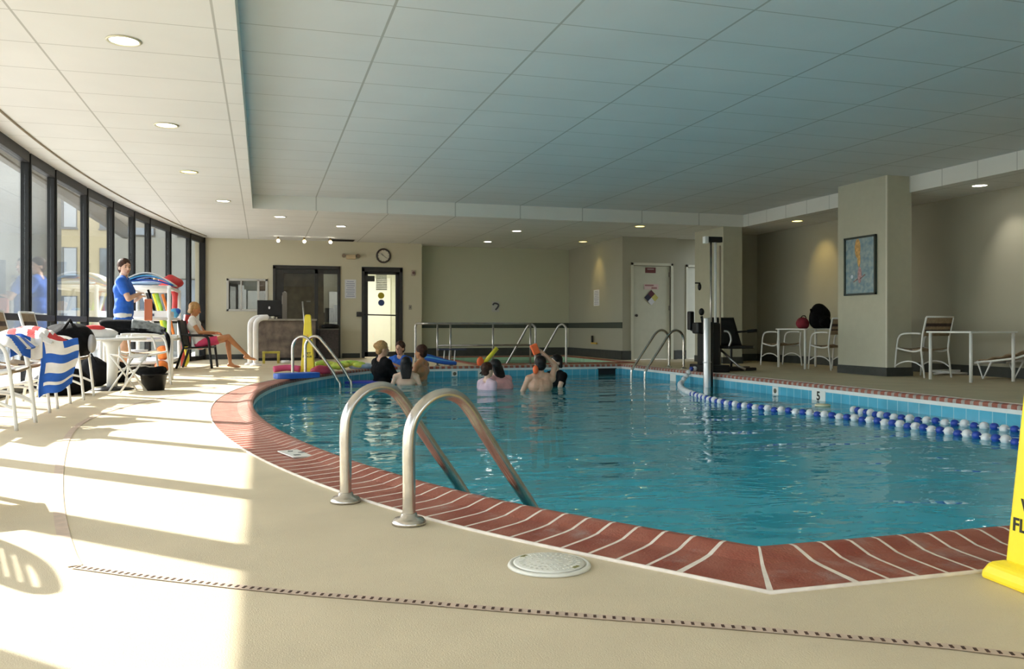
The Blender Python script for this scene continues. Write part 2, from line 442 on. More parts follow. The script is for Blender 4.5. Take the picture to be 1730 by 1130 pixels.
# roof slab with an outside overhang that stops the high sun
m_conc = mat('concrete', (.55, .53, .48), .85, var=.1, vscale=2, bump=.2)
mb = MB(); mb.span((-3.05, Y_NEAR - 1, 3.02), (10.6, 21.2, 3.3)); struct('roof_slab', mb, m_conc)
mb = MB(); mb.span((-3.05, Y_NEAR - 1, 2.74), (-2.95, 21.0, 3.02)); struct('roof_fascia', mb, m_dkframe)
# curved curtain track under the low ceiling
m_track = mat('bronze_track', (.30, .24, .16), .5, var=.1)
mb = MB(); pts = [(gx(y) + (.30 if y < 16 else .30 - (y - 16) * .02), y, Z_LOW - .006) for y in [Y_NEAR + .5 + (19.9 - Y_NEAR) * i / 60 for i in range(61)] if y < 20.0]
mb.tube(pts, .012, n=6)
struct('trim_6', mb, m_track)

# ---- walls
def wall(name, boxes, m):
    mb = MB()
    for a, b in boxes: mb.span(a, b)
    return struct(name, mb, m)
YB = 20.1; T = .14
O1 = (RY(461, 450, YB).x, RY(575, 450, YB).x, 2.12)      # office opening
O2 = (RY(611, 453, YB).x, RY(680, 453, YB).x, 2.12)      # glazed door
O3 = (RY(385, 473, YB).x, RY(450, 473, YB).x, 1.11, 1.79)  # little service window
wall('wall_back', [
    ((-1.45, YB, 0), (O3[0], YB + T, Z_LOW)), ((O3[0], YB, 0), (O3[1], YB + T, O3[2])), ((O3[0], YB, O3[3]), (O3[1], YB + T, Z_LOW)),
    ((O3[1], YB, 0), (O1[0], YB + T, Z_LOW)), ((O1[0], YB, O1[2]), (O1[1], YB + T, Z_LOW)), ((O1[1], YB, 0), (O2[0], YB + T, Z_LOW)),
    ((O2[0], YB, O2[2]), (O2[1], YB + T, Z_LOW)), ((O2[1], YB, 0), (3.66, YB + T + .4, Z_LOW))], m_wall)
wall('wall_alcove', [((3.66, 20.6, 0), (7.75, 20.75, Z_LOW))], m_wall_gr)
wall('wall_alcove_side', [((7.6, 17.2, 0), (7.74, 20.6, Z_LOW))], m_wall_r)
D2 = (RY(1070, 448, 17.2).x, RY(1133, 448, 17.2).x, 2.09)
D3 = (RY(1162, 448, 17.36).x, RY(1200, 448, 17.36).x, 2.09)
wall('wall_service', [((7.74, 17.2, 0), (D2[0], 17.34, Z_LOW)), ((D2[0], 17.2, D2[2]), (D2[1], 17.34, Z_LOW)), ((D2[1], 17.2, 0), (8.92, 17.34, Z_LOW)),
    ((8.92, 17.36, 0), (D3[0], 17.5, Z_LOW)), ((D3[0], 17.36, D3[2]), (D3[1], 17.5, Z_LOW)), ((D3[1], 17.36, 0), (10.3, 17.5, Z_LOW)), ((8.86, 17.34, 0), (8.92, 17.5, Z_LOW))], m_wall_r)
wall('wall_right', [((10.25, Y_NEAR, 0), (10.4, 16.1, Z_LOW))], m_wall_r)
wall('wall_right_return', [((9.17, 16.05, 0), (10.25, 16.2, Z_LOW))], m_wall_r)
wall('wall_near', [((gx(Y_NEAR) - .1, Y_NEAR - .15, 0), (10.4, Y_NEAR, .3)), ((gx(Y_NEAR) - .1, Y_NEAR - .15, 2.55), (10.4, Y_NEAR, 3.0)), ((gx(Y_NEAR) + 1.95, Y_NEAR - .15, .3), (gx(Y_NEAR) + 3.9, Y_NEAR, 2.55)), ((gx(Y_NEAR) + 5.85, Y_NEAR - .15, .3), (10.4, Y_NEAR, 2.55))], m_wall)
for q in (0, 2):  # unseen windows behind the camera, added to bring light onto the near deck
    xa_ = gx(Y_NEAR) + q * 1.95; wq = thing('window_%d' % (40 + q), None, None, (xa_, Y_NEAR - .08, .3), kind='structure')
    mb = MB(); mb.span((0, -.04, 0), (.07, .04, 2.25)); mb.span((1.88, -.04, 0), (1.95, .04, 2.25)); mb.span((0, -.04, 0), (1.95, .04, .06)); mb.span((0, -.04, 2.19), (1.95, .04, 2.25)); mb.obj('frame', m_dkframe, wq)
    mb = MB(); mb.span((.07, -.004, .06), (1.88, .004, 2.19)); mb.obj('pane', m_glass, wq)
# two boxed pillars
wall('wall_pillar_far', [((8.75, 14.9, 0), (9.17, 16.05, Z_LOW))], mat('pillar_paint', (.50, .49, .385), .75, var=.03))  # pillar colour also toned down for the weaker light on this side
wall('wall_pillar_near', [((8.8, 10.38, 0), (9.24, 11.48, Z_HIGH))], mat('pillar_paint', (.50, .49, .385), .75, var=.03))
def baseb(name, segs, z0=0, z1=.11, m=m_base):
    mb = MB()
    for a, b in segs: mb.span((*a, z0), (*b, z1))
    return struct(name, mb, m)
baseb('baseboard_back', [((-1.3, YB - .015), (O1[0] - .04, YB)), ((O1[1] + .04, YB - .015), (O2[0] - .04, YB)), ((O2[1] + .04, YB - .015), (3.66, YB))])
baseb('baseboard_alcove', [((3.66, 20.57), (7.6, 20.6)), ((7.57, 17.2), (7.6, 20.57))], 0, .2)
baseb('trim_7', [((3.66, 20.575), (7.6, 20.6)), ((7.575, 17.2), (7.6, 20.575))], .70, .83, mat('dark_green_band', (.05, .06, .05), .6))
baseb('baseboard_service', [((7.6, 17.18), (D2[0] - .06, 17.2)), ((8.86, 17.18), (8.92, 17.2)), ((8.92, 17.34), (D3[0] - .05, 17.36)), ((D3[1] + .05, 17.34), (10.2, 17.36))], 0, .2)
baseb('baseboard_right', [((10.23, Y_NEAR), (10.25, 16.05)), ((9.17, 16.03), (10.23, 16.05))], 0, .15)
baseb('baseboard_pillar', [((8.785, 10.365), (8.8, 11.48)), ((8.785, 10.365), (9.255, 10.38)), ((8.735, 14.885), (8.75, 16.05)), ((8.735, 14.885), (9.185, 14.9)), ((9.24, 10.365), (9.255, 11.48))], 0, .13)
mb = MB(); mb.span((8.79, 10.37, .13), (8.81, 10.39, Z_HIGH)); struct('trim_8', mb, mat('corner_bead', (.72, .70, .60), .5))

# ---- glazed curved wall
mull = [-1.6, -.3, 1.0, 2.3, 3.75, 5.15, 6.3, 7.7, 9.1, 10.85, 11.88, 13.33, 14.62, 15.77, 16.67, 17.91, 19.18, 20.1]
def mull_w(y): return .26 if abs(y - 5.15) < .01 else .16 if abs(y - 6.3) < .01 else .08
for k in range(len(mull)):
    ya = mull[k]; yb = mull[k + 1] if k + 1 < len(mull) else None
    w = thing('window_%d' % (k + 1), None, None, (gx(ya), ya, 0), kind='structure')
    if yb is None:
        mb = MB(); mb.box((0, 0, 1.36), (.13, .12, 2.72)); mb.obj('mullion', m_dkframe, w, bevel=.006); continue
    d = Vector((gx(yb) - gx(ya), yb - ya, 0)); L_ = d.length; ang = math.atan2(d.y, d.x) - PI / 2
    w.rotation_euler = (0, 0, ang)
    ww = mull_w(ya)
    mb = MB(); mb.box((0, 0, 1.36), (.09, ww, 2.70)); mb.box((.05, 0, 1.36), (.02, ww * .45, 2.70)); mb.obj('mullion', m_dkframe, w, bevel=.006)
    mb = MB(); a = ww / 2; c = L_ - .05
    mb.span((-.05, a, 2.60), (.05, c, 2.72)); mb.span((-.05, a, .80), (.05, c, .875)); mb.span((-.05, a, 0), (.05, c, .09))
    mb.obj('frame', m_dkframe, w, bevel=.004)
    mb = MB(); mb.span((-.004, a, .09), (.004, c, .80)); mb.obj('pane', m_glass, w)
    mb = MB(); mb.span((-.004, a, .875), (.004, c, 2.60)); mb.obj('pane', m_glass, w)

# ---- office opening with sliding door, glazed door, service window, rooms behind
m_darkbrown = mat('brown_laminate', (.13, .095, .07), .5, var=.3, vscale=4)
m_cream = mat('corridor_paint', (.72, .74, .62), .7, var=.04)
# office box
wall('wall_office', [((-1.4, 22.6, 0), (1.9, 22.7, 2.7)), ((-1.45, YB + T, 0), (-1.4, 22.7, 2.7)), ((1.95, YB + T, 0), (2.02, 24.2, 2.7)), ((-1.4, YB + T, 2.65), (2.0, 22.7, 2.72))], m_darkbrown)
wall('wall_corridor', [((1.9, 24.0, 0), (3.7, 24.1, 2.7)), ((3.66, YB + T + .4, 0), (3.72, 24.1, 2.7)), ((1.95, YB + T, 2.66), (3.7, 24.1, 2.72))], m_cream)
mb = MB(); mb.span((-1.45, YB, -.02), (3.8, 24.2, -.002)); struct('floor_office', mb, m_deck)

d4 = thing('door_1', None, None, (O1[0], YB, 0), kind='structure')
Wd = O1[1] - O1[0]
mb = MB(); mb.span((0, -.03, 0), (.06, T, 2.12)); mb.span((Wd - .06, -.03, 0), (Wd, T, 2.12)); mb.span((0, -.03, 2.06), (Wd, T, 2.14)); mb.span((0, -.03, 0), (Wd, T, .03)); mb.obj('door_frame', m_black, d4, bevel=.004)
mb = MB(); xm = Wd * .64
mb.span((xm - .04, .02, .03), (xm + .04, .07, 2.06)); mb.span((.06, .02, .03), (.24, .07, 2.06)); mb.span((.24, .02, 1.96), (Wd - .06, .07, 2.06)); mb.obj('sliding_panel', m_black, d4, bevel=.004)
mb = MB(); mb.span((.24, .04, .03), (xm - .04, .048, 1.96)); mb.obj('pane', m_glass, d4)
mb = MB(); mb.span((xm + .04, .04, .03), (Wd - .06, .048, 1.96)); mb.obj('pane', m_glass, d4)
mb = MB(); mb.span((.20, .005, 1.25), (.225, .02, 1.45)); mb.obj('door_handle', m_steel_d, d4, bevel=.003)

d1 = thing('door_2', None, None, (O2[0], YB, 0), kind='structure'); Wd = O2[1] - O2[0]
mb = MB(); mb.span((0, -.03, 0), (.07, T, 2.12)); mb.span((Wd - .07, -.03, 0), (Wd, T, 2.12)); mb.span((0, -.03, 2.03), (Wd, T, 2.14)); mb.obj('door_frame', m_black, d1, bevel=.004)
mb = MB(); mb.span((.07, .02, .02), (.15, .07, 2.03)); mb.span((Wd - .16, .02, .02), (Wd - .07, .07, 2.03)); mb.span((.07, .02, 1.97), (Wd - .07, .07, 2.03)); mb.span((.07, .02, .02), (Wd - .07, .07, .14)); mb.obj('door_leaf', m_black, d1, bevel=.004)
mb = MB(); mb.span((.15, .04, .14), (Wd - .16, .048, 1.97)); mb.obj('pane', m_glass, d1)
mb = MB(); mb.cyl((-.08, -.03, 1.02), (Wd - .12, -.03, 1.0), .016); mb.span((-.12, -.06, .97), (.05, 0, 1.08)); mb.obj('push_bar', m_black, d1)
mb = MB(); mb.span((.08, -.03, 1.80), (.30, .02, 1.93)); mb.obj('door_closer', m_black, d1)
mb = MB(); mb.cyl((.46, .034, 1.47), (.46, .026, 1.47), .075, n=28); st = mb.obj('sticker', mat('olive_yellow', (.45, .38, .02), .5), d1); st['label'] = 'round yellow sticker'
mb = MB(); mb.cyl((.465, .034, 1.30), (.465, .026, 1.30), .075, n=28); st = mb.obj('sticker', mat('navy_sticker', (.03, .06, .20), .5), d1); st['label'] = 'round navy blue sticker'
mb = MB()
for k in range(9): mb.span((.34, .036, 1.60 + k * .042), (.60, .040, 1.63 + k * .042))
mb.obj('notice', mat('grey_notice', (.45, .47, .42), .7), d1)
# things standing in the corridor beyond
wall('door_4', [((2.60, 23.9, 0), (3.46, 23.98, 2.1)), ((2.1, 23.9, 0), (2.5, 23.98, 2.0))], mat('white_panel_door', (.85, .87, .80), .5))

wn = thing('window_30', None, None, (O3[0], YB, 0), kind='structure'); Wd = O3[1] - O3[0]
mb = MB()
for a, b in (((-.03, 1.08), (Wd + .03, 1.13)), ((-.03, 1.77), (Wd + .03, 1.82)), ((-.03, 1.08), (.02, 1.82)), ((Wd - .02, 1.08), (Wd + .03, 1.82)), ((.27, 1.1), (.30, 1.8)), ((Wd - .2, 1.1), (Wd - .15, 1.8))):
    mb.span((a[0], -.02, a[1]), (b[0], .06, b[1]))
mb.obj('window_frame', mat('grey_frame', (.55, .54, .50), .5), wn, bevel=.004)
mb = MB(); mb.span((.0, .03, 1.13), (Wd, .036, 1.77)); mb.obj('pane', m_glass, wn)
mb = MB(); mb.span((.02, .07, 1.12), (.25, .09, 1.78)); p_ = mb.obj('blind', m_black, wn); p_['label'] = 'black panel'
mb = MB(); mb.span((.32, .6, 1.0), (Wd - .2, .65, 1.8)); mb.obj('backdrop_panel', mat('pale_blue_panel', (.45, .62, .75), .6, col2=(.75, .78, .75), vscale=1.5), wn)

# painted plain door with signs
d2 = thing('door_3', None, None, (D2[0], 17.2, 0), kind='structure'); Wd = D2[1] - D2[0]
m_doorp = mat('door_paint', (.60, .60, .50), .6, var=.03)
mb = MB(); mb.span((-.06, -.02, 0), (0, .14, 2.15)); mb.span((Wd, -.02, 0), (Wd + .06, .14, 2.15)); mb.span((-.06, -.02, 2.09), (Wd + .06, .14, 2.15)); mb.obj('door_frame', mat('door_trim', (.66, .65, .54), .6), d2, bevel=.004)
mb = MB(); mb.span((.005, .03, .01), (Wd - .005, .07, 2.085)); mb.obj('door_leaf', m_doorp, d2, bevel=.003)
mb = MB(); mb.cyl((.07, .03, .98), (.07, -.0, .98), .022); mb.ball((.07, -.02, .98), .032); mb.obj('door_knob', m_black, d2)
for z in (.32, 1.15, 1.9):
    mb = MB(); mb.span((Wd - .04, .012, z - .05), (Wd + .0, .03, z + .05)); mb.obj('hinge', m_steel_d, d2)
mb = MB(); mb.span((.30, .018, 1.93), (.55, .03, 2.05)); s1 = mb.obj('sign', mat('maroon_sign', (.16, .04, .04), .5), d2)
s1['label'] = 'small maroon name sign'
mb = MB(); mb.span((.345, .014, 2.0), (.505, .018, 2.025)); mb.obj('lettering', mat('faded_lettering', (.40, .30, .28), .6), s1)
mb = MB(); mb.span((.27, .02, 1.56), (.62, .03, 1.68)); s1 = mb.obj('sign', mat('pinkish_sign', (.68, .52, .52), .5), d2)
s1['label'] = 'pale sign with faded red lettering'
mb = MB(); mb.span((.29, .016, 1.635), (.50, .02, 1.67)); mb.span((.45, .016, 1.575), (.58, .02, 1.615)); mb.obj('lettering', mat('faded_red', (.38, .20, .20), .6), s1)
mb = MB(); cx, cz, h_ = .445, 1.38, .085
cols = [(0, h_), (-h_, 0), (h_, 0), (0, -h_)]
for q, (dx, dz) in enumerate(cols):
    mb.quad((cx + dx, .018, cz + dz + h_), (cx + dx + h_, .018, cz + dz), (cx + dx, .018, cz + dz - h_), (cx + dx - h_, .018, cz + dz), mi=q)
s1 = mb.obj('hazard_diamond', [mat('dia_red', (.10, .02, .04), .5), mat('dia_blue', (.02, .02, .05), .5), mat('dia_yellow', (.55, .50, .15), .5), m_paper], d2, solid=.003)
s1['label'] = 'four coloured hazard diamond'
d3 = thing('door_5', None, None, (D3[0], 17.36, 0), kind='structure'); Wd = D3[1] - D3[0]
mb = MB(); mb.span((-.05, -.02, 0), (0, .14, 2.14)); mb.span((Wd, -.02, 0), (Wd + .05, .14, 2.14)); mb.span((-.05, -.02, 2.09), (Wd + .05, .14, 2.14)); mb.obj('door_frame', MATS['door_trim'], d3)
mb = MB(); mb.span((.005, .03, .01), (Wd - .005, .07, 2.085)); mb.obj('door_leaf', m_doorp, d3)

# ---- outside
m_pave = mat('terrace_paving', (.62, .60, .55), .9, var=.08, vscale=1)
mb = MB(); mb.span((-60, -20, -.35), (gx(9) - .2, 90, -.12)); mb.span((gx(9) - .2, -20, -.35), (14, Y_NEAR - .2, -.12)); struct('terrace_floor', mb, m_pave)
mb = MB(); mb.span((-3.6, -3, -.12), (-1.0, 21.3, -.01)); struct('terrace_step', mb, m_pave)
m_fac = mat('beige_facade', (.62, .52, .33), .85, var=.05, vscale=.6)
m_facg = mat('grey_facade', (.30, .29, .25), .85, var=.1, vscale=.5)
m_wing = mat('outside_window_glass', (.20, .24, .28), .15, var=.4, vscale=.8)
m_blind = mat('blinds', (.55, .58, .60), .8)
bA = thing('apartment_building', 'tall beige apartment building with rows of sliding windows beyond the curved glazing', 'building', (-14, 56, -.12))
mb = MB(); mb.span((-22, 0, 0), (12, 8, 26)); mb.obj('wall', m_fac, bA)
for r in range(7):
    for q in range(-6, 4):
        x = 14 + RY(107, 400, 56).x + q * 2.72; z = .95 + r * 2.9
        mb = MB(); mb.span((x - .75, -.06, z), (x + .75, .05, z + 1.75)); mb.span((x - .03, -.1, z), (x + .03, .05, z + 1.75)); mb.span((x - .8, -.12, z - .08), (x + .8, .0, z))
        wo = mb.obj('window', mat('window_surround', (.22, .22, .22), .6), bA)
        mb = MB(); mb.span((x - .7, -.08, z + .06), (x - .05, -.06, z + 1.69)); mb.obj('pane', m_wing, wo)
        mb = MB(); mb.span((x + .05, -.08, z + .06), (x + .7, -.06, z + 1.69)); mb.obj('blind', m_blind, wo)
bB = thing('building_wing', 'grey rendered wing of the building close behind the far windows', 'building', (-2.2, 31, -.12))
mb = MB(); mb.span((-2.7, 0, 0), (4, 6, 26)); mb.obj('wall', m_facg, bB)
for r in range(3):
    for q in range(3):
        x = -1.8 + q * 1.7; z = 1.0 + r * 2.9
        mb = MB(); mb.span((x - .5, -.05, z), (x + .5, .05, z + 1.5)); wo = mb.obj('window', m_dkframe, bB)
        mb = MB(); mb.span((x - .45, -.07, z + .05), (x + .45, -.05, z + 1.45)); mb.obj('pane', m_wing, wo)
bC = thing('concrete_annex', 'grey concrete annex standing left beyond the nearest window bays', 'building', (-14.5, 30, -.12))
mb = MB(); mb.span((1.0, 0, 0), (7.3, 5, 26)); mb.obj('wall', mat('grey_render', (.38, .38, .36), .85, var=.2, vscale=.4), bC)
for r in range(4):
    mb = MB(); mb.span((1.5, -.06, 1.2 + 3 * r), (6.4, .05, 2.6 + 3 * r)); wo = mb.obj('window', m_dkframe, bC)
    mb = MB(); mb.span((1.6, -.08, 1.3 + 3 * r), (6.3, -.06, 2.5 + 3 * r)); mb.obj('pane', m_wing, wo)
# ================================================================== LIGHT FITTINGS
m_lampw = mat('lamp_warm_white', (1, .95, .85), .5, emit=(1, .90, .70), estr=9)
m_lampy = mat('lamp_yellow', (1, .85, .4), .5, emit=(1, .78, .22), estr=5)
m_lampc = mat('lamp_cool_white', (1, 1, 1), .5, emit=(1, .98, .92), estr=10)
m_ring = mat('lamp_trim_ring', (.66, .62, .45), .3, metal=.4)
def spot(loc, target, power, col, size=1.2, blend=.7, rad=.05):
    l = bpy.data.lights.new('lamp_light', 'SPOT'); l.energy = power; l.color = col; l.spot_size = size; l.spot_blend = blend; l.shadow_soft_size = rad
    o = bpy.data.objects.new('lamp_light', l); COL.objects.link(o); o.location = loc
    o.rotation_euler = (Vector(target) - Vector(loc)).to_track_quat('-Z', 'Y').to_euler(); return o
dl = [((209, 68), 'large nearest downlight over the left deck', m_lampc, 14), ((281, 211), 'second downlight from the camera in the left ceiling row', m_lampw, 14),
      ((319, 290), 'yellowish third downlight in the left ceiling row', m_lampy, 10), ((377, 339), 'small fourth downlight in the left ceiling row', m_lampc, 12),
      ((473, 366), 'downlight just past the far left corner of the recessed ceiling', m_lampc, 12), ((576, 382), 'downlight behind the soffit above the office opening', m_lampc, 12),
      ((873, 390), 'white downlight in front of the alcove nearest the soffit', m_lampc, 10), ((824, 408), 'white downlight closest to the alcove back wall', m_lampc, 10),
      ((985, 408), 'dim yellow downlight at the right end of the alcove', m_lampy, 10), ((1081, 382), 'yellow downlight in front of the white service door', m_lampy, 10),
      ((1347, 373), 'yellow downlight above the table with the backpack', m_lampy, 10), ((1655, 313), 'white downlight above the right hand table and lounger', m_lampc, 10)]
for (uv, lab, m, pw) in dl:
    p = G(uv[0], uv[1], Z_LOW)
    t = thing('downlight', 'round recessed ' + lab if 'large' not in lab else lab, 'ceiling light', (p.x, p.y, Z_LOW), group=None)
    mb = MB(); mb.lathe([(.115, -.001), (.118, -.006), (.11, -.012), (.097, -.010), (.094, -.001)], n=32); mb.obj('trim_ring', m_ring, t)
    mb = MB(); mb.lathe([(.001, -.004), (.08, -.0045), (.094, -.003)], n=28); mb.obj('lens', m, t)
    col = (1, .72, .25) if m is m_lampy else (1, .93, .8)
    if uv in ((985, 408),):   tgt = (7.6, p.y + .1, 1.7)
    elif uv in ((1347, 373),): tgt = (10.25, p.y, 1.8)
    elif uv in ((1655, 313),): tgt = (10.25, p.y - .1, 1.6)
    else: tgt = (p.x, p.y, 0)
    wallwash = tgt[2] > 0
    spot((p.x, p.y, Z_LOW - .02), tgt, {(985, 408): 12, (1347, 373): 20, (1655, 313): 22}.get(uv, pw * .3), col, 1.15 if wallwash else 1.6, .9)
# three small spots by the office
for u, w_ in ((470, 'leftmost'), (514, 'middle'), (558, 'rightmost')):
    p = RY(u, 400, 19.4); tr = thing('spotlight', w_ + ' of the three small brass ceiling spots in front of the office', 'spotlight', (p.x, p.y, Z_LOW))
    mb = MB(); mb.cyl((0, 0, 0), (0, 0, -.05), .02, n=10); mb.tube([(0, .02, -.05), (0, -.05, -.09)], [.03, .045], n=14); mb.obj('spot_head', mat('brass_lamp', (.45, .32, .15), .35, metal=.7), tr)
    mb = MB(); mb.ball((0, -.055, -.095), .034, n=12); mb.obj('bulb', mat('bulb_glow', (1, .95, .85), .5, emit=(1, .93, .78), estr=14), tr)
p = RY(577, 406.5, 19.7); t = thing('air_vent', 'dark slotted air vent in the ceiling by the back wall', 'vent', (p.x, 19.72, Z_LOW))
mb = MB()
for k in range(6): mb.box((0, -.1 + k * .04, -.012), (.55, .012, .02), rx=.5)
mb.span((-.29, -.13, -.01), (.29, .13, -.001)); mb.obj('grille', m_black, t)

# ================================================================== POOL HARDWARE
def ladder(name, label, base_a, base_b, dirv, prof_, r, steps=True, group='stainless pool ladders'):
    t = thing(name, label, 'pool ladder', (base_a[0], base_a[1], 0), group=None)
    d = Vector((dirv[0], dirv[1], 0)).normalized(); off = Vector((base_b[0] - base_a[0], base_b[1] - base_a[1], 0))
    for q, o_ in enumerate((Vector((0, 0, 0)), off)):
        pts = catmull([o_ + d * a + Vector((0, 0, z)) for a, z in prof_], 6)
        mb = MB(); mb.tube(pts, r, n=16); mb.obj('rail', m_steel, t)
        mb = MB(); mb.lathe([(r * 2.6, .001), (r * 2.6, .010), (r * 2.2, .022), (r * 1.35, .026), (r * 1.2, .040), (r * 1.02, .042)], c=o_, n=28); mb.obj('flange', m_steel, t)
    if steps:
        for z in (-.45, -.75, -1.05):
            e = d * (prof_[-1][0] + .0)
            mb = MB(); M = (e + off / 2 + Vector((0, 0, z)))
            ang = math.atan2(off.y, off.x); mb.box(M, (off.length, .09, .03), rz=ang); mb.obj('step', m_pvc, t, bevel=.006)
    return t
ladder('pool_ladder', 'large polished steel pool ladder rails in the foreground', G(584, 848), G(691, 885), (.94, .34),
       [(0, 0), (0, .15), (0, .30), (.012, .37), (.045, .42), (.10, .46), (.165, .472), (.225, .452), (.275, .40), (.32, .335), (.44, .17), (.56, .01), (.63, -.10), (.665, -.2), (.68, -.35), (.68, -1.15)], .0245)
ladder('pool_ladder', 'white lit pool ladder at the far left beside the yellow cone', (.42, 12.8), (.62, 13.2), (.90, -.30),
       [(0, 0), (0, .2), (.0, .42), (.02, .5), (.07, .56), (.14, .585), (.21, .565), (.27, .50), (.40, .34), (.56, .12), (.66, -.05), (.70, -.2), (.70, -1.1)], .022)
ladder('pool_ladder', 'dull steel pool ladder on the far right side by the service door', (6.98, 13.2), (6.98, 13.75), (-1, 0),
       [(0, 0), (0, .3), (-.0, .50), (.03, .60), (.09, .655), (.16, .67), (.23, .64), (.30, .57), (.42, .40), (.62, .12), (.70, .0), (.735, -.15), (.735, -1.1)], .022)

# guard rail round the spa and its two hand rails
t = thing('guard_rail', 'long steel guard railing with mid rail between pool and spa', 'railing', (2.81, 15.55, 0))
def gl(u): return RY(u, 560, 15.55).x - 2.81
zt = .79
mb = MB(); mb.tube(catmull([(0, .55, .02), (0, .55, .6), (.0, .55, .72), (.02, .5, zt), (.05, .1, zt), (.12, 0, zt), (.3, 0, zt), (1.2, 0, zt), (gl(896), 0, zt)], 6), .022, n=10); mb.obj('top_rail', m_steel_d, t)
mb = MB(); mb.tube([(.3, 0, .38), (gl(898), 0, .38)], .018, n=8); mb.obj('mid_rail', m_steel_d, t)
for u in (739, 761, 833, 896):
    mb = MB(); mb.cyl((gl(u), 0, 0), (gl(u), 0, zt), .02, n=12); mb.obj('post', m_steel_d, t)
    mb = MB(); mb.cyl((gl(u), 0, 0), (gl(u), 0, .015), .045, n=16); mb.obj('flange', m_steel_d, t)
t2 = thing('spa_handrail', 'sloping dark hand rail loop left of the spa steps', 'railing', (RY(905, 560, 15.6).x, 15.62, 0))
prof2 = [(0, 0, .0), (0, 0, .35), (0, 0, .66), (-.015, .01, .73), (-.06, .04, .775), (-.11, .07, .76), (-.15, .1, .70), (-.24, .18, .50), (-.33, .26, .30), (-.42, .34, .10), (-.50, .41, -.06)]
mb = MB(); mb.tube(catmull(prof2, 5), .022, n=10); mb.obj('rail', m_steel_d, t2)
mb = MB(); mb.cyl((0, 0, 0), (0, 0, .015), .05, n=16); mb.obj('flange', m_steel_d, t2)
dup(t2, (RY(957, 560, 15.6).x, 15.62, 0), label='sloping dark hand rail loop right of the spa steps')

# lane rope of floats
wp = [(6.62, 12.1, .06), (6.47, 12.02, .06), (6.38, 11.97, -.04), (6.22, 11.85, WZ + .02), (6.02, 11.5), (5.75, 10.95), (5.48, 10.3), (5.28, 9.6), (5.13, 8.95), (5.08, 8.4), (5.13, 7.9), (5.28, 7.35), (5.42, 6.6), (5.45, 5.8), (5.47, 5.1), (5.42, 4.3)]
def lane(name, label, wp, pitch, allwhite):
    pts = resample(catmull([(p_[0], p_[1], p_[2] if len(p_) > 2 else WZ + .02) for p_ in wp], 10), pitch)
    t = thing(name, label, 'lane rope', pts[0])
    o0 = Vector(pts[0])
    mb = MB(); mb.tube([p - o0 for p in pts], .006, n=6); mb.obj('cord', m_pvc, t)
    m_fw = mat('float_white', (.80, .80, .80), .4); m_fb = mat('float_blue', (.02, .06, .38), .4)
    def beadmesh(m, nm, sc):
        b = MB(); b.lathe([(.008, -.030), (.028, -.029), (.037, -.018), (.040, 0), (.037, .018), (.028, .029), (.008, .030)], n=16)
        bmesh.ops.recalc_face_normals(b.bm, faces=b.bm.faces)
        me = bpy.data.meshes.new(nm); b.bm.to_mesh(me); b.bm.free(); me.materials.append(m); return me
    mw, mbm = beadmesh(m_fw, 'float', 1), beadmesh(m_fb, 'float', 1)
    for i in range(len(pts) - 1):
        c = (pts[i] + pts[i + 1]) / 2; d = (pts[i + 1] - pts[i])
        white = (i % 2 == 0) or (allwhite[0] <= i < allwhite[1])
        o = bpy.data.objects.new('float', mw if white else mbm); COL.objects.link(o); o.parent = t
        o.location = c - o0 + Vector((0, 0, .006 * math.sin(i * 2.1))); o.rotation_euler = d.to_track_quat('Z', 'Y').to_euler()
        if not white: o['label'] = 'dark blue float'; o.scale = (.86, .86, .95)
    return t
lane('lane_rope', 'long curving lane rope of white and blue floats across the pool', wp, .0905, (3, 28))
lane('lane_rope', 'second blue and white lane rope behind, near the right pool wall', [(5.95, 7.54), (5.84, 6.95), (5.9, 6.48), (6.02, 6.05), (6.12, 5.6), (6.2, 5.1)], .0905, (0, 0))

# pool lift
t = thing('pool_lift', 'dark pool lift with seat, steel post and tall mast at the pool edge', 'pool lift', (6.98, 11.6, 0))
o0 = Vector((6.98, 11.6, 0))
def LP(x, y, z): return Vector((x, y, z)) - o0
mb = MB(); mb.cyl(LP(6.26, 11.12, -1.2), LP(6.26, 11.12, .86), .055, n=20); mb.cyl(LP(6.26, 11.12, .20), LP(6.26, 11.12, .22), .062, n=20); mb.obj('post', mat('brushed_post', (.58, .58, .58), .35, metal=.8), t, bevel=.004)
mb = MB(); mb.cyl(LP(6.36, 11.22, -1.2), LP(6.36, 11.22, .80), .05, n=14); mb.obj('rear_post', m_blkpl, t)
def LQ(x, y, z): return Vector((x, y + .62, z)) - o0
mb = MB(); mb.span(LQ(6.75, 11.35, 0), LQ(7.15, 11.95, .12), bevel=.02); mb.span(LQ(6.80, 11.45, .1), LQ(7.05, 11.8, .80), bevel=.05); mb.span(LQ(6.6, 11.4, .62), LQ(6.9, 11.6, .80), bevel=.04); mb.obj('drive_housing', m_blkpl, t)
mast = RX(1196, 402, 7.0); my = mast.y - .15
for dx, nm, r_ in ((-.03, 'mast', .018), (.05, 'mast', .022), (.135, 'mast', .016)):
    mb = MB(); mb.cyl(LP(7.0 + dx, my, .05), LP(7.0 + dx, my, 2.12 if dx < .1 else 2.05), r_, n=12); mb.obj(nm, [m_steel_d, m_pvc, mat('tan_pole', (.38, .33, .25), .5)][0 if dx < 0 else 1 if dx < .1 else 2], t)
mb = MB(); mb.span(LP(6.90, my - .04, 2.10), LP(7.16, my + .05, 2.19), bevel=.01); mb.obj('mast_cap', m_blkpl, t)
mb = MB(); mb.span(LP(6.84, my - .04, 2.08), LP(6.91, my + .04, 2.19), bevel=.008); mb.obj('cap_plate', m_pvc, t)
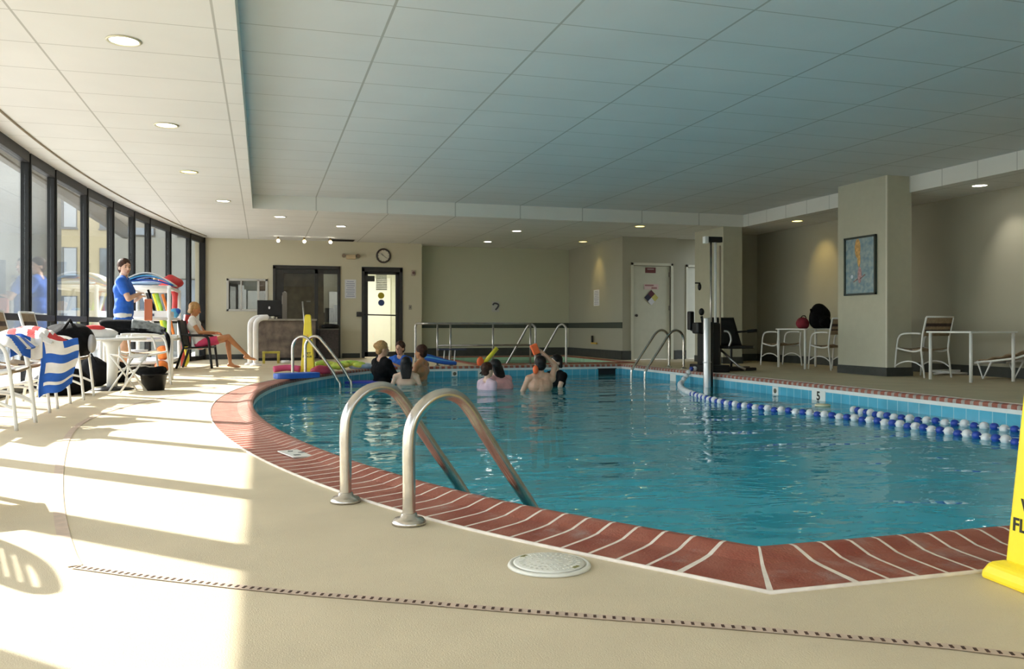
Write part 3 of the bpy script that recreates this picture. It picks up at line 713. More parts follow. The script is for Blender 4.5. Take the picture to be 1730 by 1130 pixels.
mb = MB(); mb.ball(LQ(6.78, 11.6, .97), (.045, .04, .06)); mb.tube([LQ(6.78, 11.6, .9), LQ(6.8, 11.6, .8)], .02); mb.obj('control_box', m_blkpl, t)
mb = MB(); mb.ball(LQ(6.80, 11.7, 1.38), (.03, .03, .06)); mb.span(LQ(6.72, 11.69, 1.43), LQ(6.81, 11.71, 1.45)); mb.obj('hand_control', m_blkpl, t)
mb = MB(); mb.span(LQ(6.60, 11.65, .68), LQ(6.68, 11.75, .98), bevel=.02); mb.tube([LQ(6.64, 11.7, .7), LQ(6.85, 11.6, .62)], .03); mb.obj('grip', m_blkpl, t)
# seat
def seatfn(u, v):
    x = 7.08 + .42 * u + .10 * (1 - v) * (1 if u > .5 else 0) * u; z = .42 + .46 * v
    return LQ(x + .02 * v, 11.75 + .12 * v + .03 * math.cos(PI * (u - .5)), z)
mb = MB(); mb.sheet(seatfn, 8, 8); mb.obj('backrest', m_blkpl, t, solid=.04)
mb = MB(); mb.box(LQ(7.36, 11.6, .40), (.50, .42, .05), rz=.1, bevel=.02); mb.obj('seat', m_blkpl, t)
mb = MB(); mb.tube(catmull([LQ(7.15, 11.4, .40), LQ(7.18, 11.37, .52), LQ(7.15, 11.39, .64), LQ(7.10, 11.45, .66)], 5), .018, n=8); mb.obj('armrest', m_steel_d, t)
mb = MB(); mb.tube([LQ(7.48, 11.75, .64), LQ(7.70, 11.65, .66)], .016); mb.tube([LQ(7.66, 11.67, .655), LQ(7.80, 11.6, .67)], .028); mb.obj('armrest', m_blkpl, t)
mb = MB(); mb.tube([LQ(7.10, 11.6, .38), LQ(7.33, 11.4, .10), LQ(7.41, 11.32, .05)], .02); mb.obj('leg_rest', m_steel_d, t)
mb = MB(); mb.box(LQ(7.45, 11.75, .03), (.8, .12, .05)); mb.box(LQ(7.55, 12.1, .03), (.8, .12, .05)); mb.cyl(LQ(7.62, 12.1, .03), LQ(7.62, 12.1, .40), .02); mb.obj('foot_plate', m_blkpl, t, bevel=.008)

# depth and warning tiles
m_mk = mat('marker_tile', (.80, .80, .75), .3)
def wall_marker(loc, rz, txt, label, w=.16, h=.14):
    t = thing('depth_marker', label, 'depth marker', loc, rz)
    mb = MB(); mb.box((0, 0, 0), (w, .006, h)); mb.obj('tile', m_mk, t)
    if txt == 'sym':
        mb = MB(); mb.lathe([(.0, 0), (.032, 0), (.032, .003), (0, .003)], n=20); mb.xf(Matrix.Rotation(PI / 2, 4, 'X')); mb.xf(Matrix.Translation((0, -.004, 0))); mb.obj('symbol', mat('brown_symbol', (.14, .12, .08), .6), t)
    elif txt: text_mesh('numeral', txt, h * 1.05, m_blackink, t, (0, -.005, 0), (PI / 2, 0, 0), bold=.004)
    return t
def onright(u, v): p = RX(u, v, PX1 - .004); return (p.x, p.y, -.11)
def onfar(u, v): p = RY(u, v, PY1 - .004); return (p.x, p.y, -.10)
wall_marker(onright(1383, 668), PI / 2 * -1, '5', 'white depth tile with a large black 5 on the right pool wall', .26, .14)
wall_marker(onright(1310, 655), -PI / 2, 'sym', 'small no diving tile left of the black 5', .13, .11)
wall_marker(onright(1137, 634), -PI / 2, '', 'plain pale tile beside the far right ladder', .2, .12)
wall_marker(onfar(768, 630), 0, 'sym', 'small no diving tile on the far pool wall', .10, .10)
wall_marker(onfar(813, 630), 0, '4', 'white depth tile with a dark numeral on the far pool wall', .13, .12)
p = G(1390, 686, WZ); t = thing('skimmer_float', 'pale round float lying in front of the tile with the black 5', 'float', (p.x, p.y, WZ))
mb = MB(); mb.lathe([(.0, .0), (.08, .0), (.09, .012), (.07, .024), (0, .026)]); mb.obj('disc', mat('cream_plastic', (.80, .72, .48), .5), t)
# dark skimmer mouth in the far wall
p = RY(1025, 625, PY1); t = thing('skimmer_opening', 'dark skimmer mouth in the far corner of the pool wall', 'skimmer', (p.x, PY1 - .01, -.13))
mb = MB(); mb.box((0, 0, 0), (.34, .01, .15)); mb.obj('opening', m_blkpl, t)
mb = MB(); mb.box((0, -.006, .08), (.38, .01, .015)); mb.obj('frame', m_dkframe, t)
# tile let into the coping
p = (G(474, 770) + G(527, 769)) / 2; t = thing('coping_marker', 'white marker tile with dark symbols set in the brick coping', 'depth marker', (p.x + .01, p.y - .02, .016), .30)
mb = MB(); mb.box((0, 0, 0), (.15, .27, .006)); mb.obj('tile', m_mk, t)
mb = MB()
for q, (a, b) in enumerate(((-.035, -.08), (.02, .0), (-.02, .075))):
    mb.box((a, b, .004), (.035, .028, .002), rz=q * .6)
mb.obj('symbol', mat('grey_symbol', (.2, .2, .2), .6), t)

# skimmer lid in the deck
p = G(928, 956); t = thing('access_cover', 'round off-white access cover set in the deck beside the coping', 'deck lid', (p.x, p.y, 0))
m_lid = mat('off_white_plastic', (.74, .72, .63), .5, var=.08, vscale=20, bump=.2)
mb = MB(); mb.lathe([(.0, .002), (.128, .002), (.124, .009), (.115, .011), (.113, .008), (.0, .008)], n=56); mb.obj('ring', m_lid, t)
mb = MB(); mb.lathe([(0, .008), (.107, .008), (.110, .011), (.104, .014), (.0, .0145)], n=56); mb.obj('cover', m_lid, t)
mb = MB()
for r_ in (.035, .065, .088):
    n_ = int(r_ * 2 * PI / .017)
    for k in range(n_):
        a = 2 * PI * k / n_; mb.box((r_ * math.cos(a), r_ * math.sin(a), .0145), (.012, .006, .0018), rz=a)
mb.obj('tread_pattern', mat('lid_groove', (.62, .60, .51), .6), t)
for a in (2.2, -.95):
    mb = MB(); mb.box((.097 * math.cos(a), .097 * math.sin(a), .0145), (.010, .026, .002), rz=a); mb.obj('lift_slot', mat('slot_olive', (.25, .23, .08), .6), t)

# trench drain
dr = [G(u, v) for u, v in [(330, 664), (260, 675), (200, 690), (148, 709), (118, 733), (103, 775), (98, 830), (103, 885), (116, 935), (127, 957)]]
dr2 = [G(u, v) for u, v in [(127, 958.5), (263, 976.6), (477, 1000), (650, 1014), (832, 1029.5), (1004, 1043), (1227, 1060), (1565, 1090), (1730, 1109)]]
dr2.append(dr2[-1] + (dr2[-1] - dr2[-2]) * 4)
m_drain = mat('drain_plastic', (.60, .46, .35), .6, var=.12, vscale=20)
def strip(name, label, pts, w, slots, parent=None):
    t = thing(name, label, 'drain', pts[0]); o0 = pts[0]
    P_ = resample(catmull(pts, 8), .012 if slots else .05)
    mb = MB(); n = len(P_); L_, R_ = [], []
    for i, q in enumerate(P_):
        d = (P_[min(i + 1, n - 1)] - P_[max(i - 1, 0)]).normalized(); nrm = Vector((-d.y, d.x, 0))
        L_.append(mb.bm.verts.new(q - o0 + nrm * w / 2 + Vector((0, 0, .003)))); R_.append(mb.bm.verts.new(q - o0 - nrm * w / 2 + Vector((0, 0, .003))))
    for i in range(n - 1): mb.bm.faces.new((L_[i], R_[i], R_[i + 1], L_[i + 1]))
    mb.obj('cover_strip', m_drain, t)
    if slots:
        mb = MB()
        for i in range(1, n - 1, 2):
            q = P_[i]; d = (P_[i + 1] - P_[i - 1]).normalized()
            mb.box(q - o0 + Vector((0, 0, .0036)), (.0075, .018, .001), rz=math.atan2(d.y, d.x) + .15)
        mb.obj('slots', mat('drain_slot', (.07, .035, .02), .9), t)
    return t
strip('trench_drain', 'slotted tan trench drain running across the foreground deck', dr2, .034, True)
strip('trench_drain', 'smooth pinkish drain cover curving along the sunlit left deck', dr, .042, False)

# ================================================================== FURNITURE
def patio_chair(label, loc, rz, back=True, arms=True):
    t = thing('patio_chair', label, 'chair', loc, rz)
    r = .0135
    for sx in (-1, 1):
        x = .26 * sx
        mb = MB(); mb.tube(catmull([(x, .27, 0), (x, .24, .3), (x, .215, .48), (x, .19, .57), (x, .13, .62), (x, 0, .635), (x, -.14, .635), (x, -.2, .63)], 5), r, n=8); mb.obj('leg', m_white, t)
        mb = MB(); mb.tube([(x, -.27, 0), (x, -.21, .40), (x, -.24, .63)] + ([(x, -.30, .86)] if back else []), r, n=8); mb.obj('leg', m_white, t)
        mb = MB(); mb.tube(catmull([(x, .26, .15), (x, .13, .21), (x, 0, .23), (x, -.13, .21), (x, -.245, .15)], 4), r * .8, n=6); mb.obj('stretcher', m_white, t)
        mb = MB(); mb.tube(catmull([(x, .225, .42), (x, .05, .385), (x, -.1, .375), (x, -.21, .40)], 4), r, n=6); mb.obj('seat_rail', m_white, t)
    mb = MB(); mb.sheet(lambda u, v: Vector(((u - .5) * .50, .23 - v * .44, .425 - .03 * math.sin(PI * v) - .02 * math.sin(PI * u))), 6, 8, mi=lambda u, v: 1 if .4 < v < .6 else 0); mb.obj('seat', [m_sling, m_sling_d], t, solid=.012)
    if back:
        mb = MB(); mb.sheet(lambda u, v: Vector(((u - .5) * .50, -.235 - v * .066, .60 + v * .27)), 4, 12, mi=lambda u, v: 1 if (.22 < v < .32 or .42 < v < .60) else 0); mb.obj('backrest', [m_sling, m_sling_d], t, solid=.012)
        mb = MB(); mb.tube([(-.26, -.303, .87), (.26, -.303, .87)], r, n=8); mb.obj('top_rail', m_white, t)
    return t
def square_table(label, c, s, h, legs=.018, rz=0):
    t = thing('patio_table', label, 'table', (c[0], c[1], 0), rz)
    mb = MB(); mb.box((0, 0, h - .012), (s, s, .024)); mb.obj('tabletop', m_white, t, bevel=.006)
    k = s / 2 - .04
    for a, b in ((-k, -k), (k, -k), (-k, k), (k, k)):
        mb = MB(); mb.cyl((a, b, 0), (a, b, h - .02), legs, n=10); mb.obj('leg', m_white, t)
    return t
square_table('white square patio table by the right wall beside the lounger', (9.24, 9.28), .78, .67, .022)
c_ = G(1562, 639); fw = Vector((-.10, 1, 0)).normalized(); rt = Vector((fw.y, -fw.x, 0))
cc = c_ + fw * .27 + rt * .26
patio_chair('white framed strap chair with tall brown striped back behind the right table', (cc.x, cc.y, 0), math.atan2(-fw.x, fw.y))
t1c = (9.35, 12.95)
square_table('white square patio table holding the backpack between the two pillars', t1c, .86, .70, .022)
c2 = G(1317, 618.5) + fw * .27 + rt * .26; patio_chair('white framed chair left of the backpack table', (c2.x, c2.y, 0), math.atan2(-fw.x, fw.y), back=False)
c2 = G(1404, 626) + fw * .27 + rt * .26; patio_chair('white framed chair between the backpack table and the pillar', (c2.x, c2.y, 0), math.atan2(-fw.x, fw.y))
# lounger by the wall
t = thing('sun_lounger', 'low brown strap lounger on a white frame by the right wall', 'lounger', (9.95, 8.9, 0), 0)
for sx in (-1, 1):
    mb = MB(); mb.tube(catmull([(.28 * sx, .75, .22), (.28 * sx, .62, .24), (.28 * sx, .35, .27), (.28 * sx, -.1, .36), (.28 * sx, -.8, .70)], 4), .016, n=8); mb.obj('side_rail', m_white, t)
    for y_ in (.6, -.35):
        mb = MB(); mb.tube([(.28 * sx, y_ + .1, .25), (.28 * sx, y_, 0), (.28 * sx, y_ - .14, .25)], .014, n=8); mb.obj('leg', m_white, t)
mb = MB(); mb.tube([(-.28, .75, .22), (.28, .75, .22)], .016); mb.obj('foot_rail', m_white, t)
mb = MB(); mb.sheet(lambda u, v: Vector(((u - .5) * .54, .74 - v * 1.5, .24 + (.30 * v if v < .5 else .15 + (v - .5) * .55) + .012 * math.sin(v * 40))), 4, 40); mb.obj('sling', m_sling, t, solid=.012)
# folded white item on the floor behind the chair
p = G(1585, 628); t = thing('folded_stool', 'flat folded white plastic item on the floor by the right wall', 'folded furniture', (10.0, 10.5, 0), .2)
mb = MB(); mb.tube([(-.3, 0, .02), (.25, .1, .03), (.25, -.2, .02), (-.3, -.15, .05)], .018, closed=True); mb.box((-.05, 0, .06), (.45, .2, .03)); mb.obj('frame', m_pvc, t)

# backpack and red bag
def blob(mb, c, rad, n=20, amp=.0, fr=6, seed=0, flat=None):
    st = len(mb.bm.verts); mb.ball(c, rad, n=n); mb.bm.verts.ensure_lookup_table()
    for v in mb.bm.verts[st:]:
        d = (v.co - Vector(c)); k = 1 + amp * noise.noise(v.co * fr + Vector((seed, seed, 0)))
        v.co = Vector(c) + d * k
        if flat is not None and v.co.z < flat: v.co.z = flat
    return mb
t = thing('backpack', 'large black domed backpack on the white table between the pillars', 'backpack', (9.52, 12.93, .70), .3)
mb = MB(); blob(mb, (0, 0, .20), (.24, .15, .24), n=28, amp=.12, fr=5, flat=0); mb.obj('body', m_blackfab, t)
mb = MB(); blob(mb, (-.03, -.14, .12), (.15, .06, .11), n=20, amp=.1, flat=0); mb.obj('front_pocket', m_blackfab, t)
mb = MB(); mb.tube(catmull([(-.24, -.02, .27), (-.27, -.02, .31), (-.24, 0, .34), (-.2, 0, .30)], 4), .012); mb.obj('strap', m_blackfab, t)
mb = MB(); blob(mb, (.2, -.05, .06), (.10, .13, .07), n=16, amp=.1, flat=0); mb.obj('side_pocket', m_blackfab, t)
t = thing('duffel_bag', 'small dark red bag on the table left of the backpack', 'bag', (9.21, 12.98, .70))
mb = MB(); blob(mb, (0, 0, .09), (.12, .11, .11), n=22, amp=.12, flat=0); mb.obj('body', mat('maroon_fabric', (.22, .015, .03), .8, var=.3, bump=.3), t)
mb = MB(); mb.tube(catmull([(-.06, -.02, .17), (-.03, -.03, .22), (.03, -.03, .22), (.06, -.02, .17)], 4), .008); mb.obj('handle', m_blackfab, t)

# picture on the near pillar
pa, pb = RX(1429, 402, 8.8), RX(1482, 497, 8.8)
yc = (pa.y + pb.y) / 2; zc = (2.115 + 1.215) / 2; W_ = abs(pa.y - pb.y); H_ = .90
t = thing('framed_picture', 'dark framed blue swimming picture hung on the near pillar', 'picture', (8.795, yc, zc), -PI / 2)
mb = MB()
for a, b in (((-W_ / 2, -H_ / 2), (-W_ / 2 + .03, H_ / 2)), ((W_ / 2 - .03, -H_ / 2), (W_ / 2, H_ / 2)), ((-W_ / 2, H_ / 2 - .03), (W_ / 2, H_ / 2)), ((-W_ / 2, -H_ / 2), (W_ / 2, -H_ / 2 + .03))):
    mb.span((a[0], -.035, a[1]), (b[0], 0, b[1]))
mb.obj('frame', mat('dark_green_frame', (.02, .035, .03), .4), t)
m_art = mat('water_painting', (.16, .27, .34), .5, col2=(.34, .42, .42), vscale=14)
mb = MB(); mb.span((-W_ / 2 + .02, -.018, -H_ / 2 + .02), (W_ / 2 - .02, -.008, H_ / 2 - .02)); cv = mb.obj('canvas', m_art, t)
mb = MB(); mb.ball((-.05, -.019, .27), (.065, .003, .15)); mb.ball((-.02, -.019, .10), (.035, .003, .12)); mb.obj('painted_figure', mat('ochre_paint', (.72, .42, .14), .6, var=.3, vscale=20), cv)
mb = MB(); mb.ball((-.005, -.019, -.14), (.045, .003, .13)); mb.tube([(-.0, -.02, -.2), (.12, -.02, -.14)], .008); mb.tube([(-.05, -.02, -.2), (-.14, -.02, -.24)], .008); mb.obj('painted_figure', mat('rose_paint', (.50, .30, .30), .6, var=.4, vscale=25), cv)
mb = MB(); mb.ball((-.18, -.019, -.16), (.03, .002, .03)); mb.obj('painted_highlight', mat('pale_paint', (.6, .68, .75), .6), cv)

# clock, emergency light, notices, alarm, switch
t = thing('wall_clock', 'round wall clock with dark rim above the glazed door', 'clock', RY(648, 432, YB - .03))
mb = MB(); mb.tube([(.155 * math.cos(a * PI / 20), 0, .155 * math.sin(a * PI / 20)) for a in range(40)], .022, n=8, closed=True); mb.obj('rim', mat('brown_rim', (.05, .035, .03), .4), t)
mb = MB(); mb.cyl((0, .02, 0), (0, -.004, 0), .15, n=40); mb.obj('dial', mat('cream_dial', (.70, .66, .55), .6), t)
mb = MB()
for k in range(12): a = k * PI / 6; mb.box((.125 * math.sin(a), -.006, .125 * math.cos(a)), (.008, .003, .024), ry=a)
mb.obj('hour_marks', m_blackink, t)
mb = MB(); mb.tube([(0, -.009, 0), (-.055, -.009, .05)], .005); mb.obj('hour_hand', m_blackink, t)
mb = MB(); mb.tube([(-.01, -.012, .01), (.075, -.012, -.06)], .004); mb.obj('minute_hand', m_blackink, t)
t = thing('emergency_light', 'twin head emergency light on the wall left of the clock', 'emergency light', RY(593, 434, YB - .05))
mb = MB(); mb.span((-.11, -.03, -.05), (.11, .05, .05), bevel=.01); mb.obj('housing', mat('beige_plastic', (.62, .48, .30), .5), t)
for sx in (-.16, .16):
    mb = MB(); mb.cyl((sx, .03, .03), (sx * 1.05, -.05, .02), .045, n=16); mb.obj('lamp_head', mat('brown_lamp_head', (.25, .18, .12), .4), t)
def notice(label, loc, rz, w, h, lines, m=m_paper):
    t = thing('notice', label, 'notice', loc, rz)
    mb = MB(); mb.span((-w / 2, -.006, -h / 2), (w / 2, 0, h / 2)); mb.obj('sheet', m, t)
    mb = MB()
    for k in range(lines):
        z = h / 2 - h * (k + 1) / (lines + 1); ww = w * (.38 if k % 3 else .30); mb.span((-ww, -.008, z - h * .015), (ww, -.006, z + h * .015))
    mb.obj('print', m_ink, t)
notice('pale printed notice on the wall between office opening and glazed door', RY(592, 488, YB - .001), 0, .26, .44, 8)
notice('small notice on the alcove side wall under the yellow light pool', RX(1008, 503, 7.6), -PI / 2, .34, .38, 9)
p = RY(837, 518, 20.598); t = thing('wall_sign', 'small grey sign with a dark curved symbol on the alcove wall', 'sign', p)
mb = MB(); mb.box((0, -.002, 0), (.19, .004, .26)); mb.obj('sheet', mat('grey_sheet', (.52, .53, .50), .7), t)
mb = MB(); mb.tube(catmull([(-.07, -.006, .04), (-.03, -.006, .085), (.04, -.006, .075), (.08, -.006, .04), (.05, -.006, -.02), (.0, -.006, -.08)], 4), [.02] * 21, n=6); mb.obj('symbol', mat('charcoal_ink', (.10, .10, .11), .7), t)
t = thing('fire_alarm', 'small brown alarm sounder right of the glazed door', 'alarm', RY(698, 461, YB - .02)); mb = MB(); mb.box((0, 0, 0), (.09, .04, .13), bevel=.01); mb.obj('housing', mat('beige_box', (.50, .42, .34), .6), t)
mb = MB(); mb.cyl((.01, -.02, 0), (.01, -.03, 0), .035); mb.obj('sounder', mat('brown_grille', (.22, .12, .10), .6), t)
t = thing('light_switch', 'small switch plate below the alarm by the glazed door', 'switch', RY(693, 519, YB - .004)); mb = MB(); mb.box((0, 0, 0), (.07, .008, .11), bevel=.002); mb.obj('plate', mat('steel_plate', (.35, .33, .27), .5), t)
mb = MB(); mb.box((0, -.007, 0), (.012, .01, .03)); mb.obj('toggle', m_blkpl, t)
p = RX(1008, 583, 7.6); t = thing('rescue_hook_bracket', 'yellow and black bracket low on the alcove side wall', 'bracket', (7.57, p.y, .36), -PI / 2)
mb = MB(); mb.box((-.05, -.02, -.02), (.34, .03, .035)); mb.obj('arm', mat('ochre_plastic', (.60, .38, .05), .5), t)
mb = MB(); mb.box((-.16, -.02, .08), (.06, .04, .16), bevel=.01); mb.obj('clip', m_blkpl, t)

# caution cones
def cone(label, loc, rz, H, txt):
    t = thing('caution_cone', label, 'wet floor sign', loc, rz)
    a, b = .105, .048
    mb = MB()
    def ring(h, z): return [mb.bm.verts.new((x, y, z)) for x, y in ((-h, -h), (h, -h), (h, h), (-h, h))]
    rs = [ring(a, .055), ring(b, H - .02), ring(b * .6, H)]
    for i in range(2):
        for j in range(4): mb.bm.faces.new((rs[i][j], rs[i][(j + 1) % 4], rs[i + 1][(j + 1) % 4], rs[i + 1][j]))
    mb.bm.faces.new(rs[-1]); mb.bm.faces.new(rs[0][::-1]); mb.obj('body', m_yellow, t, bevel=.008)
    mb = MB(); rs = [ring(.150, .0), ring(.148, .022), ring(.136, .048), ring(.107, .060)]
    for i in range(3):
        for j in range(4): mb.bm.faces.new((rs[i][j], rs[i][(j + 1) % 4], rs[i + 1][(j + 1) % 4], rs[i + 1][j]))
    mb.bm.faces.new(rs[-1]); mb.bm.faces.new(rs[0][::-1]); mb.obj('base', m_yellow, t, bevel=.010)
    tilt = math.atan((a - b) / (H - .075))
    def at(z): return -(a - (a - b) * (z - .055) / (H - .075)) - .0012
    for (s, z, sz) in txt:
        text_mesh('lettering', s, sz, m_blackink, t, (0, at(z), z), (PI / 2 - tilt, 0, 0), bold=.0012)
    mb = MB(); zz = .5; mb.tube([(0, at(zz), zz), (.02, at(zz + .03), zz + .03), (0, at(zz + .06), zz + .06)], .006); mb.ball((0, at(zz + .09), zz + .09), (.012, .003, .012)); mb.obj('slip_symbol', mat('orange_print', (.85, .35, .05), .6), t)
    return t
e0, e1 = G(1655, 975), G(1725, 1003)
ang = math.atan2((e1 - e0).y, (e1 - e0).x)          # direction of the visible front base edge
ed = Vector((math.cos(ang), math.sin(ang), 0)); nin = Vector((-ed.y, ed.x, 0))
cn = e0 + ed * .150 + nin * .150
cone('yellow wet floor cone standing at the right edge in the foreground', (cn.x, cn.y, 0), ang, .96, [('WET', .225, .052), ('FLOOR', .168, .052), ('CAUTION', .72, .018)])
p = G(521, 629); cone('tall yellow wet floor cone at the far left pool edge', (p.x, p.y + .15, 0), -.15, .93, [('WET', .30, .05), ('FLOOR', .25, .045)])

p = RY(516, 540, 14.6)
t = thing('mop_handle', 'grey mop handle leaning up behind the far yellow cone', 'mop', (p.x + .02, 14.75, 0)); mb = MB(); mb.tube([(.05, 0, 0), (-.06, 0, 1.16)], .014, n=8); mb.obj('handle', m_steel_d, t)
mb = MB(); mb.ball((.05, 0, .04), (.07, .05, .04)); mb.obj('mop_head', m_whitefab, t)
# front desk with monitor
t = thing('reception_desk', 'grey brown speckled reception desk in front of the office opening', 'desk', (.0, 18.9, 0))
xa, xb = RY(424, 560, 18.7).x, RY(536, 560, 18.7).x
m_desk = mat('speckled_laminate', (.22, .17, .13), .5, col2=(.10, .075, .06), vscale=6)
mb = MB(); mb.span((xa + .1, .0, .06), (xb - .02, .55, .86)); mb.obj('body', m_desk, t, bevel=.01)
mb = MB(); mb.span((xa, -.1, .86), (xb, .65, .90)); mb.obj('worktop', mat('grey_worktop', (.30, .27, .22), .4, var=.2), t, bevel=.008)
mb = MB(); mb.span((xa + .12, .02, 0), (xb - .04, .5, .06)); mb.obj('plinth', m_blkpl, t)
p = RY(455, 537, 18.9); t = thing('computer_monitor', 'black computer monitor seen from behind on the reception desk', 'monitor', (p.x, 18.95, .90))
mb = MB(); mb.box((0, 0, .23), (.50, .05, .34), bevel=.012); mb.obj('screen_housing', m_blkpl, t)
mb = MB(); mb.cyl((0, .03, .01), (0, .03, .15), .03); mb.lathe([(0, 0), (.11, 0), (.11, .012), (0, .014)], c=(0, .03, 0)); mb.obj('stand', mat('grey_stand', (.35, .34, .32), .4), t)
mb = MB(); mb.ball((0, -.027, .24), (.02, .004, .03)); mb.obj('badge', m_paper, t)
p = RY(450, 537, 18.86); t = thing('small_ornaments', 'small pale ornament on the desk in front of the monitor', 'ornament', (p.x + .14, 18.84, .90)); mb = MB(); mb.ball((0, 0, .03), (.035, .03, .03)); mb.ball((.07, 0, .02), (.02, .02, .02)); mb.obj('body', mat('cream_ornament', (.6, .56, .45), .5), t)
t = thing('desk_lamp_pole', 'grey upright column standing behind the desk at the opening', 'column', (RY(481, 500, 19.6).x, 19.6, 0)); mb = MB(); mb.box((0, 0, .75), (.10, .10, 1.5)); mb.obj('column', mat('grey_brown_column', (.22, .19, .16), .6), t)
# dark counter in the office opening
xa, xb = RY(539, 560, 19.75).x, RY(571, 560, 19.75).x
t = thing('office_counter', 'dark speckled low cabinet standing in the right of the office opening', 'cabinet', (xa, 19.55, 0))
mb = MB(); mb.span((0, 0, 0), (xb - xa, .5, .66)); mb.obj('body', mat('dark_speckle', (.07, .05, .05), .5, var=.4, vscale=25), t, bevel=.01)
mb = MB(); mb.span((-.01, -.02, .66), (xb - xa + .01, .5, .69)); mb.obj('worktop', mat('dark_grey_top', (.12, .11, .10), .4), t)
t = thing('black_tray', 'black rounded tray on the dark low cabinet', 'tray', ((xa + xb) / 2 + .05, 19.78, .69)); mb = MB(); mb.lathe([(0, 0), (.19, 0), (.21, .05), (.19, .09), (0, .11)], n=24); mb.obj('shell', m_blkpl, t)
t = thing('brown_cupboard', 'tall brown cupboard filling the left of the office opening', 'cupboard', (.45, 21.2, 0)); mb = MB(); mb.span((-.15, 0, 0), (.98, .5, 2.4)); mb.obj('carcass', mat('taupe_laminate', (.17, .13, .095), .6, var=.3, vscale=5), t, bevel=.005)
mb = MB(); mb.box((.62, -.012, 1.35), (.10, .02, .03)); mb.obj('handle', m_steel_d, t)
t = thing('office_shelf_boxes', 'pale cabinet with grey boxes inside the office', 'cabinet', (1.78, 21.6, 0)); mb = MB(); mb.span((-.3, 0, 0), (.15, .5, .85)); mb.obj('body', m_wall_gr, t)
for q in range(2):
    mb = MB(); mb.span((-.27 + q * .22, .05, .85), (-.08 + q * .22, .4, 1.2 + .08 * q)); mb.obj('box', mat('slate_box', (.16, .18, .20), .6), t)
t = thing('office_pinboard', 'pale wall panel inside the office right of the sliding door', 'panel', (1.5, 22.58, 1.5)); mb = MB(); mb.span((-.45, -.03, -.4), (.38, 0, .9)); mb.obj('panel', mat('pale_sage_panel', (.55, .56, .44), .8), t)

# white pipe stand in front of the desk
p = G(432, 618); t = thing('plastic_walker', 'white bent pipe stand in front of the reception desk', 'pipe stand', (p.x, p.y, 0), .25)
for yy in (0, .42):
    mb = MB(); mb.tube(catmull([(0, yy, 0), (0, yy, .4), (0, yy, .74), (.03, yy, .84), (.12, yy, .90), (.22, yy, .91)], 5), .05, n=12); mb.obj('leg', mat('white_vinyl', (.84, .84, .84), .5, var=.05), t)
mb = MB(); mb.tube([(.2, 0, .91), (.2, .42, .91)], .05); mb.obj('cross_bar', MATS['white_vinyl'], t)
for yy in (0, .42):
    mb = MB(); mb.lathe([(0, 0), (.11, 0), (.10, .03), (.05, .05), (0, .05)], c=(0, yy, 0), n=20); mb.obj('foot', MATS['white_vinyl'], t)
# yellow crate
t = thing('yellow_stool', 'small yellow step stool on the floor before the reception desk', 'stool', (RY(458, 600, 17.6).x, 17.6, 0))
mb = MB(); mb.span((-.17, -.12, .20), (.17, .12, .24)); mb.obj('tread', mat('dull_yellow', (.50, .42, .06), .5, var=.3), t, bevel=.008)
for a, b in ((-.14, -.1), (.14, -.1), (-.14, .1), (.14, .1)):
    mb = MB(); mb.box((a, b, .10), (.05, .04, .20)); mb.obj('leg', MATS['dull_yellow'], t, bevel=.005)
t = thing('white_bottle', 'small white bottle lying on the floor right of the yellow stool', 'bottle', (RY(483, 604, 17.4).x, 17.4, .035)); mb = MB(); mb.cyl((-.09, 0, 0), (.06, 0, 0), .03, n=14); mb.cyl((.06, 0, 0), (.09, 0, 0), .03, .015); mb.obj('body', m_pvc, t)
mb = MB(); mb.cyl((.09, 0, 0), (.115, 0, 0), .017, n=12); mb.obj('cap', m_pvc, t)

# floats lying at the left far edge of the pool
def onedge(u, v, z=.04): p = G(u, v, z); return p
def float_board(label, loc, rz, w, l, m, name='kickboard', th=.035):
    t = thing(name, label, 'float', loc, rz)
    poly = [(w / 2 * math.copysign(abs(math.cos(a)) ** .5, math.cos(a)), l / 2 * math.copysign(abs(math.sin(a)) ** .6, math.sin(a))) for a in [2 * PI * k / 28 for k in range(28)]]
    mb = MB(); mb.prism(poly, 0, th); mb.obj('board', m, t, bevel=.01); return t
p = G(502, 637, .06); float_board('bright blue kickboard on the coping under the far left ladder', (p.x, p.y + .05, .045), -1.15, .28, .62, m_blue, th=.07)
p = G(497, 626, .05)
t = thing('rolled_float', 'pink rolled float behind the blue kickboard', 'float', (p.x - .1, p.y + .3, .02)); mb = MB(); mb.tube(catmull([(-.2, 0, .04), (0, .05, .06), (.2, 0, .04)], 4), .05); mb.obj('roll', mat('pink_foam', (.65, .08, .20), .6), t)
p = G(540, 630, .05); t = thing('rolled_float', 'dark red float on the coping beside the cone base', 'float', (p.x + .05, p.y + .15, .03)); mb = MB(); blob(mb, (0, 0, .05), (.16, .1, .075), amp=.3, fr=9, flat=0); mb.obj('roll', mat('crimson_foam', (.35, .03, .07), .6), t)
p = G(575, 622, .05); t = thing('leafy_float', 'lime green and yellow inflatable heap at the far left pool edge', 'inflatable', (p.x + .05, p.y + .2, .03))
m_lime = mat('lime_patterned', (.35, .62, .08), .5, col2=(.75, .75, .12), vscale=10)
for k in range(6):
    mb = MB(); blob(mb, (-.32 + k * .12, .04 * math.sin(k * 2), .07 + .025 * math.cos(k * 1.7)), (.12, .09, .06), n=14, amp=.35, fr=9, seed=k); mb.obj('leaf', m_lime, t)
p = G(607, 622, .04); t = thing('inflated_ring', 'pale blue inflated ring on the far pool edge left of the swimmers', 'inflatable', (p.x + .05, p.y + .15, .07)); mb = MB(); mb.tube([(.17 * math.cos(a), .13 * math.sin(a), 0) for a in [2 * PI * k / 20 for k in range(20)]], .045, n=10, closed=True); mb.obj('ring', mat('pale_blue_vinyl', (.25, .38, .58), .3, col2=(.55, .62, .7), vscale=8), t)
